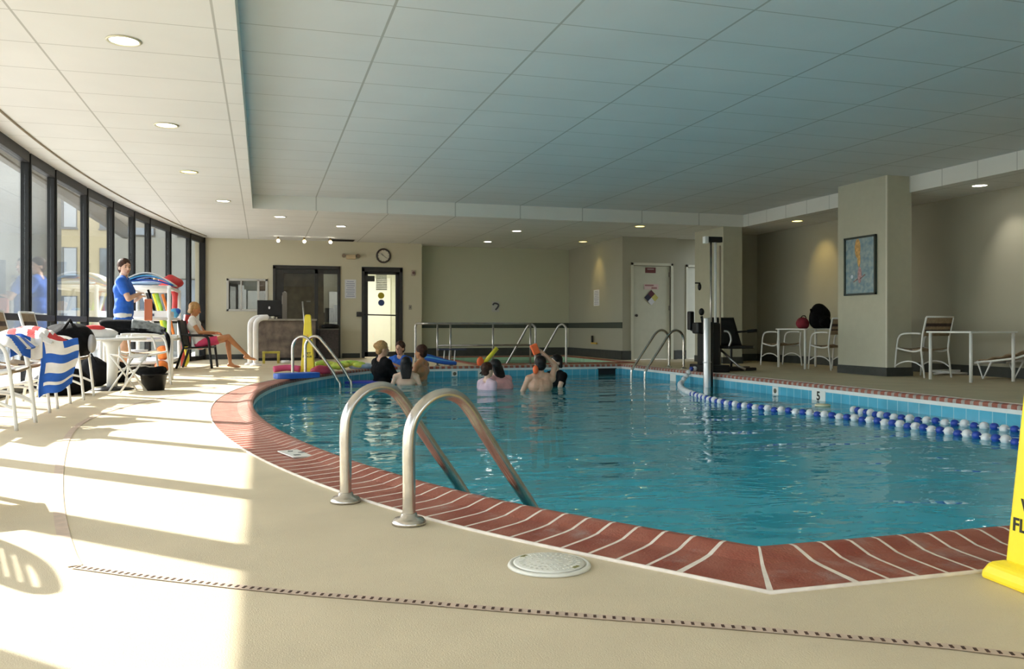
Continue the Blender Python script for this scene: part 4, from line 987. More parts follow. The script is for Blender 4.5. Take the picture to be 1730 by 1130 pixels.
# noodle bundle on far edge, and floats in the water
pz = RY(745, 610, 14.85)
t = thing('pool_noodles', 'blue and light blue foam noodles bundled on the far pool edge', 'foam noodles', (pz.x, 14.9, .03))
for k, m in enumerate((m_blue, m_ltblue, m_blue)):
    mb = MB(); mb.tube(catmull([(-.38, .02 * k, .21 - .03 * k), (-.18, -.02 * k, .17 - .03 * k), (.05, -.03 * k, .10 - .02 * k), (.28, -.02 * k, .045)], 5), .033, n=12); mb.obj('noodle', m, t)
p = G(612, 646, WZ); float_board('deep blue kickboard floating in the pool left of the swimmers', (p.x, p.y, WZ - .01), -.3, .75, .4, mat('violet_blue_foam', (.03, .04, .50), .5))

# small steel step frame behind the guard rail
t = thing('steel_step_frame', 'small dark step frame behind the guard rail posts', 'step frame', (RY(740, 585, 15.9).x, 15.2, 0))
for q in range(3):
    mb = MB(); mb.tube([(.10 * q, .2, 0), (.10 * q, .1, .30)], .012); mb.obj('leg', m_white, t)
mb = MB(); mb.span((-.12, .02, .30), (.40, .22, .325)); mb.obj('tread', mat('navy_tread', (.04, .05, .10), .5), t)
# ================================================================== LEFT SIDE
patio_left = []
for (y, lab, lx) in ((6.95, 'nearest white framed strap chair at the left edge, under the blue and white towel', -1.93), (7.72, 'second white framed chair from the left edge under the red striped towel', -2.0),
              (8.62, 'third white framed chair by the glazing with the striped towel hanging beside it', -2.02), (9.55, 'white framed chair beside the black bag on the left', -1.98)):
    patio_left.append(patio_chair(lab, (lx, y, 0), -PI / 2))
patio_chair('white framed chair beside the white pedestal table on the left', (-1.45, 11.55, 0), -1.2, back=False)
# towels
def towel(label, t_loc, rz, fn, mats, mi, nu=30, nv=30, th=.012):
    mb = MB(); mb.sheet(fn, nu, nv, mi=mi); o = mb.obj('towel', mats, solid=th); o.location = t_loc; o.rotation_euler = (0, 0, rz)
    return tag(o, label, 'towel')
# towels
towel('blue and white striped towel hanging from the arm of the chair at left', (-1.60, 7.66, 0), .25,
      lambda u, v: Vector(((u - .5) * (.29 - .05 * v) + .015 * math.sin(v * 5), .03 * math.sin(u * 7 + 1) * (.4 + v), .625 - v * (.47 - .10 * u) + .012 * math.sin(u * 8))),
      [m_whitefab, m_bluefab], lambda u, v: 1 if (v < .14 and u > .6) or .26 < v < .44 or .62 < v < .79 or v > .84 or u < .13 else 0, nu=80, nv=100)
towel('blue and white towel draped over the seat and arms of the nearest left chair', (-1.86, 7.0, 0), 0,
      lambda u, v: Vector(((u - .5) * .44, (v - .5) * .56, .655 + .015 * math.sin(u * 9 + v * 4) - .5 * max(0, abs(v - .5) - .36) - (.35 * max(0, u - .8)))),
      [m_whitefab, m_bluefab], lambda u, v: 1 if u > .72 and math.sin(v * 14 + u * 6) > -.1 else 0, nu=80, nv=80)
towel('white and red striped towel heaped over the chair arms at left', (-1.86, 7.86, 0), 0,
      lambda u, v: Vector(((u - .5) * .46, (v - .5) * .60, .65 + .07 * math.sin(PI * v) * math.sin(PI * u) + .014 * math.sin(v * 21 + u * 6) - .3 * max(0, u - .8))),
      [m_whitefab, m_redfab], lambda u, v: 1 if .30 < u + .06 * math.sin(v * 5) < .44 or .62 < u + .06 * math.sin(v * 5) < .74 or (u > .84 and v > .2) else 0, nu=80, nv=80)
towel('blue and white cloth hanging down between the two nearest left chairs', (-1.72, 7.21, 0), 0,
      lambda u, v: Vector(((u - .5) * .22, .02 * math.sin(u * 11), .66 - v * .16 + .02 * math.sin(u * 6))),
      [m_whitefab, m_bluefab], lambda u, v: 1 if u < .6 else 0, nu=40, nv=40)
# black bag on the left chair
t = thing('duffel_bag', 'big slumped black bag on the white chair behind the towels', 'bag', (-1.92, 9.62, .43), .2)
mb = MB(); blob(mb, (0, 0, .15), (.27, .23, .20), n=30, amp=.22, fr=4.5, seed=3, flat=0); mb.obj('body', m_blackfab, t)
mb = MB(); mb.tube(catmull([(-.05, -.25, .26), (.0, -.15, .34), (.02, .1, .37), (.05, .22, .30)], 5), .014); mb.obj('strap', m_blackfab, t)
mb = MB(); blob(mb, (.22, -.12, .12), (.05, .13, .10), n=14, amp=.3, flat=0); mb.obj('lining', mat('grey_lining', (.38, .37, .36), .7), t)
# pedestal table
t = thing('pedestal_table', 'round white pedestal table with dark base plate behind the left chairs', 'table', (-1.68, 10.75, 0))
mb = MB(); mb.lathe([(0, .575), (.36, .575), (.375, .59), (.36, .605), (0, .605)], n=40); mb.obj('tabletop', m_white, t)
mb = MB(); mb.lathe([(.0, .02), (.06, .02), (.055, .3), (.07, .5), (.12, .575), (0, .575)], n=20); mb.obj('column', m_white, t)
mb = MB(); mb.lathe([(0, 0), (.24, 0), (.24, .012), (.10, .035), (0, .035)], n=32); mb.obj('base_plate', m_blkpl, t)
t = thing('red_shoes_bag', 'white and red bundle on the round pedestal table', 'bundle', (-1.78, 10.62, .605), .3)
mb = MB(); blob(mb, (0, 0, .05), (.22, .14, .07), n=18, amp=.3, fr=7, flat=0); mb.obj('cloth', m_whitefab, t)
mb = MB(); blob(mb, (-.08, -.05, .11), (.13, .05, .035), n=16, amp=.2, seed=4); mb.obj('red_cloth', m_redfab, t)
# folding stool
t = thing('folding_stool', 'white folding frame stool with crossed legs right of the pedestal table', 'stool', (-1.46, 10.4, 0), .5)
for yy in (-.16, .16):
    mb = MB(); mb.tube([(-.15, yy, 0), (.15, yy, .42)], .011, n=8); mb.obj('leg', m_white, t)
    mb = MB(); mb.tube([(.15, yy * .9, 0), (-.15, yy * .9, .42)], .011, n=8); mb.obj('leg', m_white, t)
mb = MB(); mb.sheet(lambda u, v: Vector(((u - .5) * .30, (v - .5) * .32, .42 - .04 * math.sin(PI * u))), 6, 3); mb.obj('seat', m_whitefab, t, solid=.008)
# bags on the floor
def floorbag(label, loc, rad, seed, m=m_blackfab):
    t = thing('bag', label, 'bag', loc, seed)
    mb = MB(); blob(mb, (0, 0, rad[2] * .8), rad, n=22, amp=.35, fr=5, seed=seed, flat=0); mb.obj('body', m, t)
    mb = MB(); mb.tube(catmull([(-rad[0] * .6, 0, rad[2] * 1.5), (-.03, -.04, rad[2] * 1.95), (.05, -.04, rad[2] * 1.9), (rad[0] * .6, 0, rad[2] * 1.45)], 4), .010); mb.obj('handle', m, t)
floorbag('black holdall on the floor left of the table pedestal', (-2.05, 10.1, 0), (.20, .26, .17), 2)
floorbag('tall black bag on the floor right of the table pedestal', (-1.98, 11.45, 0), (.18, .18, .20), 5)
floorbag('black bag on the floor behind the folding stool', (-1.85, 12.1, 0), (.22, .18, .15), 8)
p = G(258, 660); t = thing('basket', 'black round tub filled with a dark cloth on the sunlit deck', 'tub', (p.x, p.y + .1, 0))
mb = MB(); mb.lathe([(0, 0), (.115, 0), (.145, .17), (.155, .175), (.155, .19), (.13, .19), (.11, .02), (0, .02)], n=32); mb.obj('tub', m_blkpl, t)
mb = MB(); blob(mb, (-.02, 0, .20), (.16, .14, .075), n=22, amp=.5, fr=9, seed=1); mb.obj('cloth', m_blackfab, t)
# long white table with black bag
t = thing('folding_table', 'white oblong table carrying the long black bag in front of the standing man', 'table', (-1.62, 12.35, 0), .05)
mb = MB(); mb.box((0, 0, .60), (1.02, .55, .035), bevel=.014); mb.obj('tabletop', m_pvc, t)
for a in (-.42, .42):
    for b in (-.2, .2):
        mb = MB(); mb.cyl((a, b, 0), (a, b, .59), .022, n=10); mb.obj('leg', m_pvc, t)
t = thing('equipment_bag', 'long black and grey equipment bag lying on the white oblong table', 'bag', (-1.66, 12.3, .618), .05)
mb = MB(); mb.tube(catmull([(-.38, 0, .10), (-.34, 0, .105), (-.1, 0, .105), (.15, 0, .09), (.4, 0, .05)], 5), [.05, .085, .098, .10, .102, .104, .104, .104, .104, .104, .104, .103, .10, .097, .093, .088, .08, .07, .06, .05, .045][:21], n=18); mb.obj('body', m_blackfab, t)
mb = MB(); mb.tube(catmull([(-.02, 0, .112), (.15, .0, .10), (.38, 0, .055)], 5), [.104, .103, .1, .098, .094, .09, .084, .076, .066, .056, .05], n=16); mb.obj('grey_panel', mat('grey_mesh', (.22, .24, .24), .7, var=.5, vscale=18), t)
mb = MB(); mb.tube(catmull([(.36, -.12, .06), (.43, -.30, .0), (.45, -.31, -.12), (.44, -.31, -.25)], 4), [.02, .02, .022, .025, .028, .03, .03, .028, .025, .022, .02, .018, .015], n=8); mb.obj('strap', m_blackfab, t)

# pipe rack with floats
rk = thing('pipe_rack', 'tall white plastic pipe rack of swim equipment by the glazing', 'rack', (-1.78, 15.4, 0))
RXa, RXb, RYa, RYb = -.34, .34, -.85, .85
for a in (RXa, RXb):
    for b in (RYa, RYb):
        mb = MB(); mb.cyl((a, b, 0), (a, b, 1.36), .030, n=14); mb.ball((a, b, 1.36), .036, n=12); mb.obj('post', m_pvc, rk)
for z in (.16, .52, .86, 1.36):
    mb = MB()
    for b in (RYa, RYb): mb.cyl((RXa, b, z), (RXb, b, z), .026, n=12)
    for a in (RXa, RXb): mb.cyl((a, RYa, z), (a, RYb, z), .026, n=12)
    mb.obj('shelf_rail', m_pvc, rk)
mb = MB(); mb.span((RXa, RYa, 1.36), (RXb, RYb, 1.39)); mb.obj('shelf', m_pvc, rk)
mb = MB(); mb.box((0, -.4, .92), (.66, .9, .13), bevel=.015); mb.obj('bin', m_pvc, rk)
mb = MB(); mb.box((.06, -.855, .92), (.12, .006, .04)); mb.obj('bin_label', mat('dark_label', (.05, .06, .10), .5), rk)
mb = MB(); mb.span((RXa, RYa, .50), (RXb, RYb, .52)); mb.obj('shelf', m_pvc, rk)
mb = MB(); mb.span((RXa, RYa, .14), (RXb, RYb, .16)); mb.obj('shelf', m_pvc, rk)
RO = Vector((-1.78, 15.4, 0))
t = thing('arched_mat', 'blue and white mats arched over the top of the pipe rack', 'foam mat', RO + Vector((-.02, -.45, 1.39)))
for k, (m, th_) in enumerate(((m_blue, .02), (m_ltblue, .02), (m_whitefab, .018))):
    mb = MB(); mb.sheet(lambda u, v: Vector(((u - .5) * (.80 + .03 * k), (v - .5) * .42, (.06 + .045 * k) * math.sin(PI * u) + .05 * (1 if k else .6) * math.sin(PI * u) + .012)), 20, 3); mb.obj('mat', m, t, solid=th_)
t = thing('folded_float', 'pale blue folded float under the arched mats on the rack', 'float', RO + Vector((.0, -.75, 1.40))); mb = MB(); blob(mb, (0, 0, .025), (.26, .10, .03), n=18, amp=.25, fr=6, flat=0); mb.obj('body', mat('silver_blue', (.35, .5, .7), .4), t)
t = thing('life_jacket', 'red life vest heaped at the far end of the rack top', 'life vest', RO + Vector((.22, .55, 1.39))); mb = MB(); blob(mb, (0, 0, .11), (.20, .17, .13), n=20, amp=.4, fr=6, seed=7, flat=0); mb.obj('body', m_red, t)
mb = MB(); mb.tube(catmull([(.02, .2, .02), (.06, .32, -.1), (.05, .33, -.35), (.0, .32, -.5)], 4), .06); mb.obj('hanging_part', m_red, t)
t = thing('tan_float', 'small tan bottle standing on the rack top beside the red vest', 'bottle', RO + Vector((.02, .2, 1.39))); mb = MB(); mb.lathe([(0, 0), (.05, 0), (.055, .1), (.03, .17), (.02, .2), (0, .2)], n=16); mb.obj('body', mat('tan_plastic', (.55, .33, .12), .5), t)
for k, (m, dx, dy, lab) in enumerate(((m_yelfoam, .10, .30, 'yellow foam noodle leaning inside the pipe rack'), (m_green, .16, .15, 'green foam noodle leaning inside the pipe rack'), (m_whitefab, -.02, -.05, 'white strap noodle leaning inside the pipe rack'), (m_orange, .22, .50, 'orange foam noodle leaning inside the pipe rack'))):
    mb = MB(); mb.tube([(dx - .12, dy, 1.30), (dx - .02, dy, .95), (dx + .06, dy, .60 if k else .55)], .030 if k < 3 else .025, n=10); o = mb.obj('foam_noodle', m); o.location = RO; tag(o, lab, 'foam noodle')
t = thing('black_strap', 'black belt hanging from the top of the pipe rack', 'belt', RO); mb = MB(); mb.tube([(.0, -.6, 1.33), (.06, -.6, 1.1), (.10, -.6, .98)], .018, n=8); mb.obj('belt', m_blackfab, t)
t = thing('blue_ball', 'blue ball on the middle shelf at the far end of the pipe rack', 'ball', RO + Vector((.30, .45, .97))); mb = MB(); mb.ball((0, 0, 0), .085); mb.obj('ball', m_ltblue, t)
mb = MB(); mb.ball((.05, -.02, .03), .055); mb.obj('dark_patch', m_blue, t)
t = thing('purple_cloth', 'purple cloth on the lower shelf of the pipe rack', 'cloth', RO + Vector((.08, -.6, .52))); mb = MB(); blob(mb, (0, 0, .05), (.14, .15, .06), n=16, amp=.4, fr=8, flat=0); mb.obj('cloth', mat('purple_cotton', (.12, .05, .40), .8), t)
for (dx, dy, z, r_, lab) in ((.12, .35, .16, .12, 'orange ball on the bottom shelf of the pipe rack'), (.26, -1.15, 0, .10, 'orange ball on the deck before the near foot of the rack')):
    t = thing('orange_ball', lab, 'ball', RO + Vector((dx, dy, z + r_))); mb = MB(); mb.ball((0, 0, 0), r_); mb.obj('ball', m_orange, t)
    mb = MB(); mb.tube([(r_ * math.cos(a), 0, r_ * math.sin(a)) for a in [2 * PI * k / 20 for k in range(20)]], .008, closed=True); mb.obj('seam', mat('dark_orange', (.45, .09, .01), .6), t)
for (dx, dy, lab) in ((-.15, -.6, 'white towel stack on the bottom shelf of the rack'), (-.1, -.1, 'white plastic tub on the lower shelf of the rack')):
    t = thing('white_tub', lab, 'tub', RO + Vector((dx, dy, .16 if 'towel' in lab else .52))); mb = MB(); mb.lathe([(0, 0), (.12, 0), (.15, .2), (0, .2)], n=20); mb.obj('body', m_pvc, t)
t = thing('rescue_tube', 'dark red rescue tube leaning behind the seated woman', 'rescue tube', (-1.32, 16.5, 0)); mb = MB(); mb.tube([(-.08, 0, .01), (-.03, .0, .5), (.0, 0, .95)], [.07, .085, .06], n=14); mb.obj('tube', mat('dark_red_foam', (.35, .02, .02), .5), t)
t = thing('yellow_noodle', 'yellow noodle standing on the floor at the far foot of the rack', 'foam noodle', (-1.36, 16.38, 0)); mb = MB(); mb.tube(catmull([(0, 0, .03), (.05, 0, .15), (.0, 0, .45), (-.06, 0, .7)], 4), .035, n=10); mb.obj('noodle', m_yelfoam, t)
t = thing('pink_bag', 'orange and pink float held beside the standing man', 'float', (-1.62, 13.5, .98)); mb = MB(); mb.box((0, 0, .0), (.11, .05, .32), bevel=.02); mb.obj('float', mat('coral_foam', (.70, .22, .12), .6), t)

# lounge chair just outside the frame: its slatted back throws the shadow seen on the deck
def resin_chair(label, loc, rz):
    t = thing('resin_chair', label, 'chair', loc, rz)
    for sx in (-1, 1):
        for sy in (-1, 1):
            mb = MB(); mb.tube([(.24 * sx, .20 * sy, 0), (.22 * sx, .18 * sy, .30)], [.022, .03], n=8); mb.obj('leg', m_pvc, t)
    mb = MB(); mb.box((0, 0, .30), (.48, .44, .03), bevel=.012); mb.obj('seat', m_pvc, t)
    def bk(x, z): return (x, -.20 - .25 * (z - .30), z)
    mb = MB()
    for q in range(9):
        z = .39 + q * .064; w_ = .24 if q < 8 else .20
        mb.tube([bk(-w_, z), bk(w_, z)], .010, n=6)
    mb.tube(catmull([bk(-.25, .30), bk(-.27, .55), bk(-.26, .84), bk(-.20, .96), bk(-.10, 1.01), bk(.10, 1.01), bk(.20, .96), bk(.26, .84), bk(.27, .55), bk(.25, .30)], 4), .024, n=8)
    mb.obj('backrest', m_pvc, t)
    return t
resin_chair('white slatted resin chair just outside the left edge of the view', (-1.34, 3.95, 0), -PI / 2 + .30)

# ================================================================== PEOPLE
def capsule(mb, a, b, ra, rb, n=14):
    a, b = Vector(a), Vector(b)
    mb.tube([a, a.lerp(b, .5), b], [ra, (ra + rb) / 2, rb], n=n); mb.ball(a, ra, n=n); mb.ball(b, rb, n=n)
BASE = dict(pelvis=(0, 0, .95), waist=(0, .01, 1.10), chest=(0, .0, 1.30), neck=(0, -.01, 1.47), head=(0, .02, 1.63),
            sh_l=(-.185, 0, 1.41), sh_r=(.185, 0, 1.41), el_l=(-.25, -.02, 1.12), el_r=(.25, -.02, 1.12), ha_l=(-.27, .08, .88), ha_r=(.27, .08, .88),
            hip_l=(-.09, 0, .92), hip_r=(.09, 0, .92), kn_l=(-.10, .02, .50), kn_r=(.10, .02, .50), an_l=(-.10, -.03, .09), an_r=(.10, -.03, .09))
def remesh(mb, name, m, parent, voxel, smooth=3):
    me = bpy.data.meshes.new('tmp'); mb.bm.to_mesh(me); mb.bm.free()
    o = bpy.data.objects.new('tmp', me); COL.objects.link(o)
    r = o.modifiers.new('r', 'REMESH'); r.mode = 'VOXEL'; r.voxel_size = voxel; r.use_smooth_shade = True
    if smooth:
        s_ = o.modifiers.new('s', 'SMOOTH'); s_.iterations = smooth; s_.factor = .5
    dg = bpy.context.evaluated_depsgraph_get(); me2 = bpy.data.meshes.new_from_object(o.evaluated_get(dg)); me2.name = name
    bpy.data.objects.remove(o); bpy.data.meshes.remove(me)
    me2.materials.clear(); me2.materials.append(m)
    ob = bpy.data.objects.new(name, me2); COL.objects.link(ob); ob.parent = parent
    return ob
def face_dir(dx, dy): return math.atan2(-dx, dy)
def person(label, loc, rz, H=1.7, J={}, skin=None, hair=None, hairm=None, top=None, topm=None, shorts=None, shoes=None, headyaw=0.0, headpitch=0.0, slim=1.0, curl=True):
    k = H / 1.75; j = {n: Vector(J.get(n, BASE[n])) * k for n in BASE}
    t = thing('person', label, 'person', loc, rz)
    w = slim * k
    HR = Matrix.Rotation(headyaw, 3, 'Z') @ Matrix.Rotation(headpitch, 3, 'X')
    hd = j['head']
    def hp(x, y, z): return hd + HR @ (Vector((x, y, z)) * k)
    mb = MB()
    # torso
    capsule(mb, j['pelvis'] + Vector((-.05, 0, 0)) * w, j['pelvis'] + Vector((.05, 0, 0)) * w, .115 * w, .115 * w)
    ax = (j['chest'] - j['pelvis']).normalized(); rot = ax.to_track_quat('Z', 'Y').to_matrix()
    sd = (j['sh_r'] - j['sh_l']).normalized()
    capsule(mb, j['waist'] - sd * .05 * w, j['waist'] + sd * .05 * w, .10 * w, .10 * w)
    capsule(mb, j['pelvis'], j['waist'], .12 * w, .11 * w); capsule(mb, j['waist'], j['chest'], .11 * w, .12 * w)
    capsule(mb, j['chest'] - sd * .07 * w, j['chest'] + sd * .07 * w, .115 * w, .115 * w)
    capsule(mb, j['chest'] - sd * .05 * w, (j['neck'] + j['sh_l']) / 2, .105 * w, .065 * w); capsule(mb, j['chest'] + sd * .05 * w, (j['neck'] + j['sh_r']) / 2, .105 * w, .065 * w)
    capsule(mb, j['sh_l'], j['neck'], .060 * w, .052 * w); capsule(mb, j['sh_r'], j['neck'], .060 * w, .052 * w)
    capsule(mb, j['neck'], hp(0, -.01, -.06), .055 * w, .052 * w)
    # head: cranium, jaw, nose, ears, brow, chin
    mb.ball(hp(0, -.012, .025), (.076 * k, .096 * k, .098 * k), n=20, rot=HR)
    mb.ball(hp(0, .012, -.045), (.058 * k, .072 * k, .072 * k), n=16, rot=HR)
    mb.ball(hp(0, .052, -.095), (.026 * k, .026 * k, .022 * k), n=10)
    capsule(mb, hp(0, .080, .015), hp(0, .104, -.028), .009 * k, .014 * k, n=8)
    mb.ball(hp(0, .068, .03), (.045 * k, .018 * k, .012 * k), n=10, rot=HR)
    mb.ball(hp(0, .080, -.062), (.024 * k, .010 * k, .010 * k), n=8, rot=HR)
    for sx in (-1, 1): mb.ball(hp(.078 * sx, -.012, -.012), (.012 * k, .022 * k, .032 * k), n=10, rot=HR)
    # arms
    for s_ in ('l', 'r'):
        sh, el, ha = j['sh_' + s_], j['el_' + s_], j['ha_' + s_]
        capsule(mb, sh, el, .052 * w, .038 * w); capsule(mb, el, ha, .040 * w, .026 * w)
        d = (ha - el).normalized(); side = d.cross(Vector((0, 0, 1))); side = side.normalized() if side.length > .1 else Vector((1, 0, 0)); up = side.cross(d).normalized()
        pc = ha + d * .045 * k
        R = Matrix((side, d, up)).transposed(); mb.ball(pc, (.040 * k, .050 * k, .018 * k), n=12, rot=R)
        for q in range(4):
            b0 = ha + d * .080 * k + side * (-.029 + .0195 * q) * k; L_ = (.062, .072, .068, .052)[q] * k
            m1 = b0 + d * L_ * .55 - up * .006 * k; m2 = m1 + d * L_ * .4 - up * (.020 if curl else .004) * k
            capsule(mb, b0, m1, .0088 * k, .0082 * k, n=7); capsule(mb, m1, m2, .0082 * k, .007 * k, n=7)
        tb = ha + d * .02 * k - side * .034 * k; tm = tb + (d * .7 - side * .7) * .035 * k; capsule(mb, tb, tm, .011 * k, .010 * k, n=7); capsule(mb, tm, tm + (d - side * .2) * .028 * k, .010 * k, .008 * k, n=7)
    # legs
    for s_ in ('l', 'r'):
        hp_, kn, an = j['hip_' + s_], j['kn_' + s_], j['an_' + s_]
        capsule(mb, hp_, kn, .088 * w, .055 * w); mb2 = kn.lerp(an, .3) + Vector((0, -.012, 0)) * k; capsule(mb, kn, mb2, .052 * w, .056 * w); capsule(mb, mb2, an, .054 * w, .034 * w)
        fd = J.get('foot_' + s_, (0, 1, -.12)); fd = Vector(fd).normalized()
        dn = Vector(J.get('sole', (0, 0, -1)))
        heel = an + dn * .045 * k - fd * .03 * k; toe = an + fd * .17 * k + dn * .06 * k
        capsule(mb, heel, toe - fd * .02 * k, .032 * k, .026 * k, n=10); capsule(mb, an, (heel + toe) / 2, .034 * k, .026 * k, n=10)
        for q in range(5):
            sd2 = fd.cross(dn).normalized(); capsule(mb, toe + sd2 * (-.028 + .014 * q) * k, toe + sd2 * (-.030 + .015 * q) * k + fd * (.03 - .003 * abs(q - 1)) * k, .009 * k, .008 * k, n=6)
    remesh(mb, 'body', skin or m_skin, t, .0085)
    # face details
    fa = MB()
    for sx in (-1, 1): fa.ball(hp(.030 * sx, .0765, .006), (.013 * k, .006 * k, .007 * k), n=10, rot=HR)
    fa.obj('eyes', mat('eye_dark', (.05, .035, .03), .3), t)
    fa = MB(); fa.ball(hp(0, .0885, -.062), (.024 * k, .006 * k, .006 * k), n=10, rot=HR); fa.obj('lips', mat('lips', (.50, .16, .13), .5), t)
    fa = MB()
    for sx in (-1, 1): fa.ball(hp(.031 * sx, .083, .030), (.018 * k, .006 * k, .004 * k), n=8, rot=HR)
    fa.obj('eyebrows', hairm or m_hair_br, t)
    # hair
    if hair:
        h = MB()
        h.ball(hp(0, -.030, .050), (.094 * k, .106 * k, .098 * k), n=20, rot=HR)
        if hair in ('long', 'wet'):
            ln = .30 if hair == 'long' else .24
            for q in range(7):
                a = -1 + q / 3.0; capsule(h, hp(.075 * a, -.06 - .03 * (1 - abs(a)), .02), hp(.07 * a, -.10, -.10), .034 * k, .036 * k, n=8)
                capsule(h, hp(.07 * a, -.10, -.10), hp(.06 * a, -.125, -ln), .036 * k, .018 * k, n=8)
        elif hair == 'bun':
            h.ball(hp(0, -.11, .06), .050 * k, n=14); h.ball(hp(0, -.07, -.03), (.07 * k, .05 * k, .06 * k), n=12, rot=HR)
        elif hair == 'bob':
            for q in range(9):
                a = -1 + q / 4.0; capsule(h, hp(.078 * a, -.05 - .035 * (1 - a * a), .04), hp(.082 * a, -.05 - .05 * (1 - a * a), -.07), .034 * k, .028 * k, n=8)
        else:
            h.ball(hp(0, -.058, -.015), (.084 * k, .064 * k, .080 * k), n=14, rot=HR)
        for v in h.bm.verts: v.co += Vector((1, 1, 1)) * .006 * noise.noise(v.co * 40)
        remesh(h, 'hair', hairm, t, .010, 1)
    # clothing
    def infl(mb_, names, g):
        pass
    if top:
        c = MB(); g = .014 * k
        capsule(c, j['waist'] - sd * .05 * w, j['waist'] + sd * .05 * w, .10 * w + g * 1.4, .10 * w + g * 1.4)
        capsule(c, j['waist'], j['chest'], .11 * w + g, .12 * w + g); capsule(c, j['pelvis'], j['waist'], .12 * w + g, .112 * w + g)
        capsule(c, j['pelvis'] + Vector((-.05, 0, .03)) * w, j['pelvis'] + Vector((.05, 0, .03)) * w, .115 * w + g, .115 * w + g)
        capsule(c, j['chest'] - sd * .07 * w, j['chest'] + sd * .07 * w, .115 * w + g, .115 * w + g)
        capsule(c, j['chest'] - sd * .05 * w, (j['neck'] + j['sh_l']) / 2, .105 * w + g, .065 * w + g * .6); capsule(c, j['chest'] + sd * .05 * w, (j['neck'] + j['sh_r']) / 2, .105 * w + g, .065 * w + g * .6)
        for s_ in ('l', 'r'):
            sh, el, ha = j['sh_' + s_], j['el_' + s_], j['ha_' + s_]
            capsule(c, sh, j['neck'].lerp(sh, .35), .060 * w + g, .052 * w + g * .5)
            if top == 'tshirt' and s_ == 'l': capsule(c, j['pelvis'] + Vector((-.06, 0, -.13)) * w, j['pelvis'] + Vector((.06, 0, -.13)) * w, .125 * w + g, .125 * w + g)
            if top == 'tshirt': capsule(c, sh, sh.lerp(el, .52), .056 * w + g, .058 * w + g)
            elif top == 'long': capsule(c, sh, el, .054 * w + g, .042 * w + g); capsule(c, el, el.lerp(ha, .8), .042 * w + g, .032 * w + g)
            elif top == 'cap': capsule(c, sh, sh.lerp(el, .25), .056 * w + g, .056 * w + g)
        remesh(c, 'shirt' if top != 'long' else 'swim_top', topm, t, .011, 2)
    if shorts:
        c = MB(); g = .006 * k
        capsule(c, j['pelvis'] + Vector((-.05, 0, 0)) * w, j['pelvis'] + Vector((.05, 0, 0)) * w, .118 * w + g, .118 * w + g)
        for s_ in ('l', 'r'): capsule(c, j['hip_' + s_], j['hip_' + s_].lerp(j['kn_' + s_], .55), .090 * w + g, .075 * w + g)
        remesh(c, 'shorts', shorts, t, .012, 2)
    return t
# standing man, arms folded, facing the pool, head turned to the camera
mp = Vector((-1.93, 13.32, 0))
person('standing man in blue T-shirt with folded arms, looking toward the camera', mp, face_dir(.95, -.05), 1.70,
       J=dict(el_l=(-.27, .10, 1.16), el_r=(.27, .12, 1.16), ha_l=(.02, .24, 1.20), ha_r=(-.02, .20, 1.24)),
       skin=m_skin, hair='short', hairm=m_hair_br, top='tshirt', topm=m_bluefab, shorts=mat('pale_shorts', (.68, .68, .66), .8), headyaw=-.9, slim=1.05)
# seated woman
sw = Vector((-1.06, 16.0, 0))
person('woman in white top and pink shorts sitting with crossed legs in a black chair', sw, face_dir(.97, -.12), 1.62,
       J=dict(pelvis=(0, 0, .47), waist=(0, -.05, .62), chest=(0, -.12, .80), neck=(0, -.14, .97), head=(0, -.10, 1.12), sh_l=(-.175, -.13, .90), sh_r=(.175, -.13, .90),
              el_l=(-.22, .02, .68), el_r=(.22, .02, .68), ha_l=(-.10, .26, .66), ha_r=(.10, .26, .68), hip_l=(-.09, .02, .47), hip_r=(.09, .02, .47),
              kn_l=(-.06, .50, .56), kn_r=(.07, .52, .60), an_l=(-.04, .54, .09), an_r=(-.06, .84, .24), foot_l=(0, 1, -.1), foot_r=(0, 1, -.15)),
       skin=m_skin_tan, hair='bob', hairm=m_hair_bl, top='cap', topm=m_whitefab, shorts=m_pinkfab, headpitch=-.25, slim=.92)
t = thing('arm_chair', 'black plastic armchair under the seated woman', 'chair', sw + Vector((0, 0, 0)), face_dir(.97, -.12))
for sx in (-1, 1):
    mb = MB(); mb.tube(catmull([(.27 * sx, .24, 0), (.27 * sx, .20, .35), (.275 * sx, .18, .52), (.275 * sx, .10, .575), (.275 * sx, -.1, .58), (.27 * sx, -.26, .60)], 5), .022, n=10); mb.obj('leg', m_blkpl, t)
    mb = MB(); mb.tube([(.25 * sx, -.36, 0), (.25 * sx, -.24, .36), (.25 * sx, -.32, .84)], .022, n=10); mb.obj('leg', m_blkpl, t)
mb = MB(); mb.sheet(lambda u, v: Vector(((u - .5) * .50, .22 - .46 * v, .36 + .02 * (1 - v) - .02 * math.sin(PI * u))), 6, 6); mb.obj('seat', m_blkpl, t, solid=.02)
mb = MB(); mb.sheet(lambda u, v: Vector(((u - .5) * .50, -.25 - .085 * v, .38 + .46 * v)), 6, 6); mb.obj('backrest', m_blkpl, t, solid=.02)

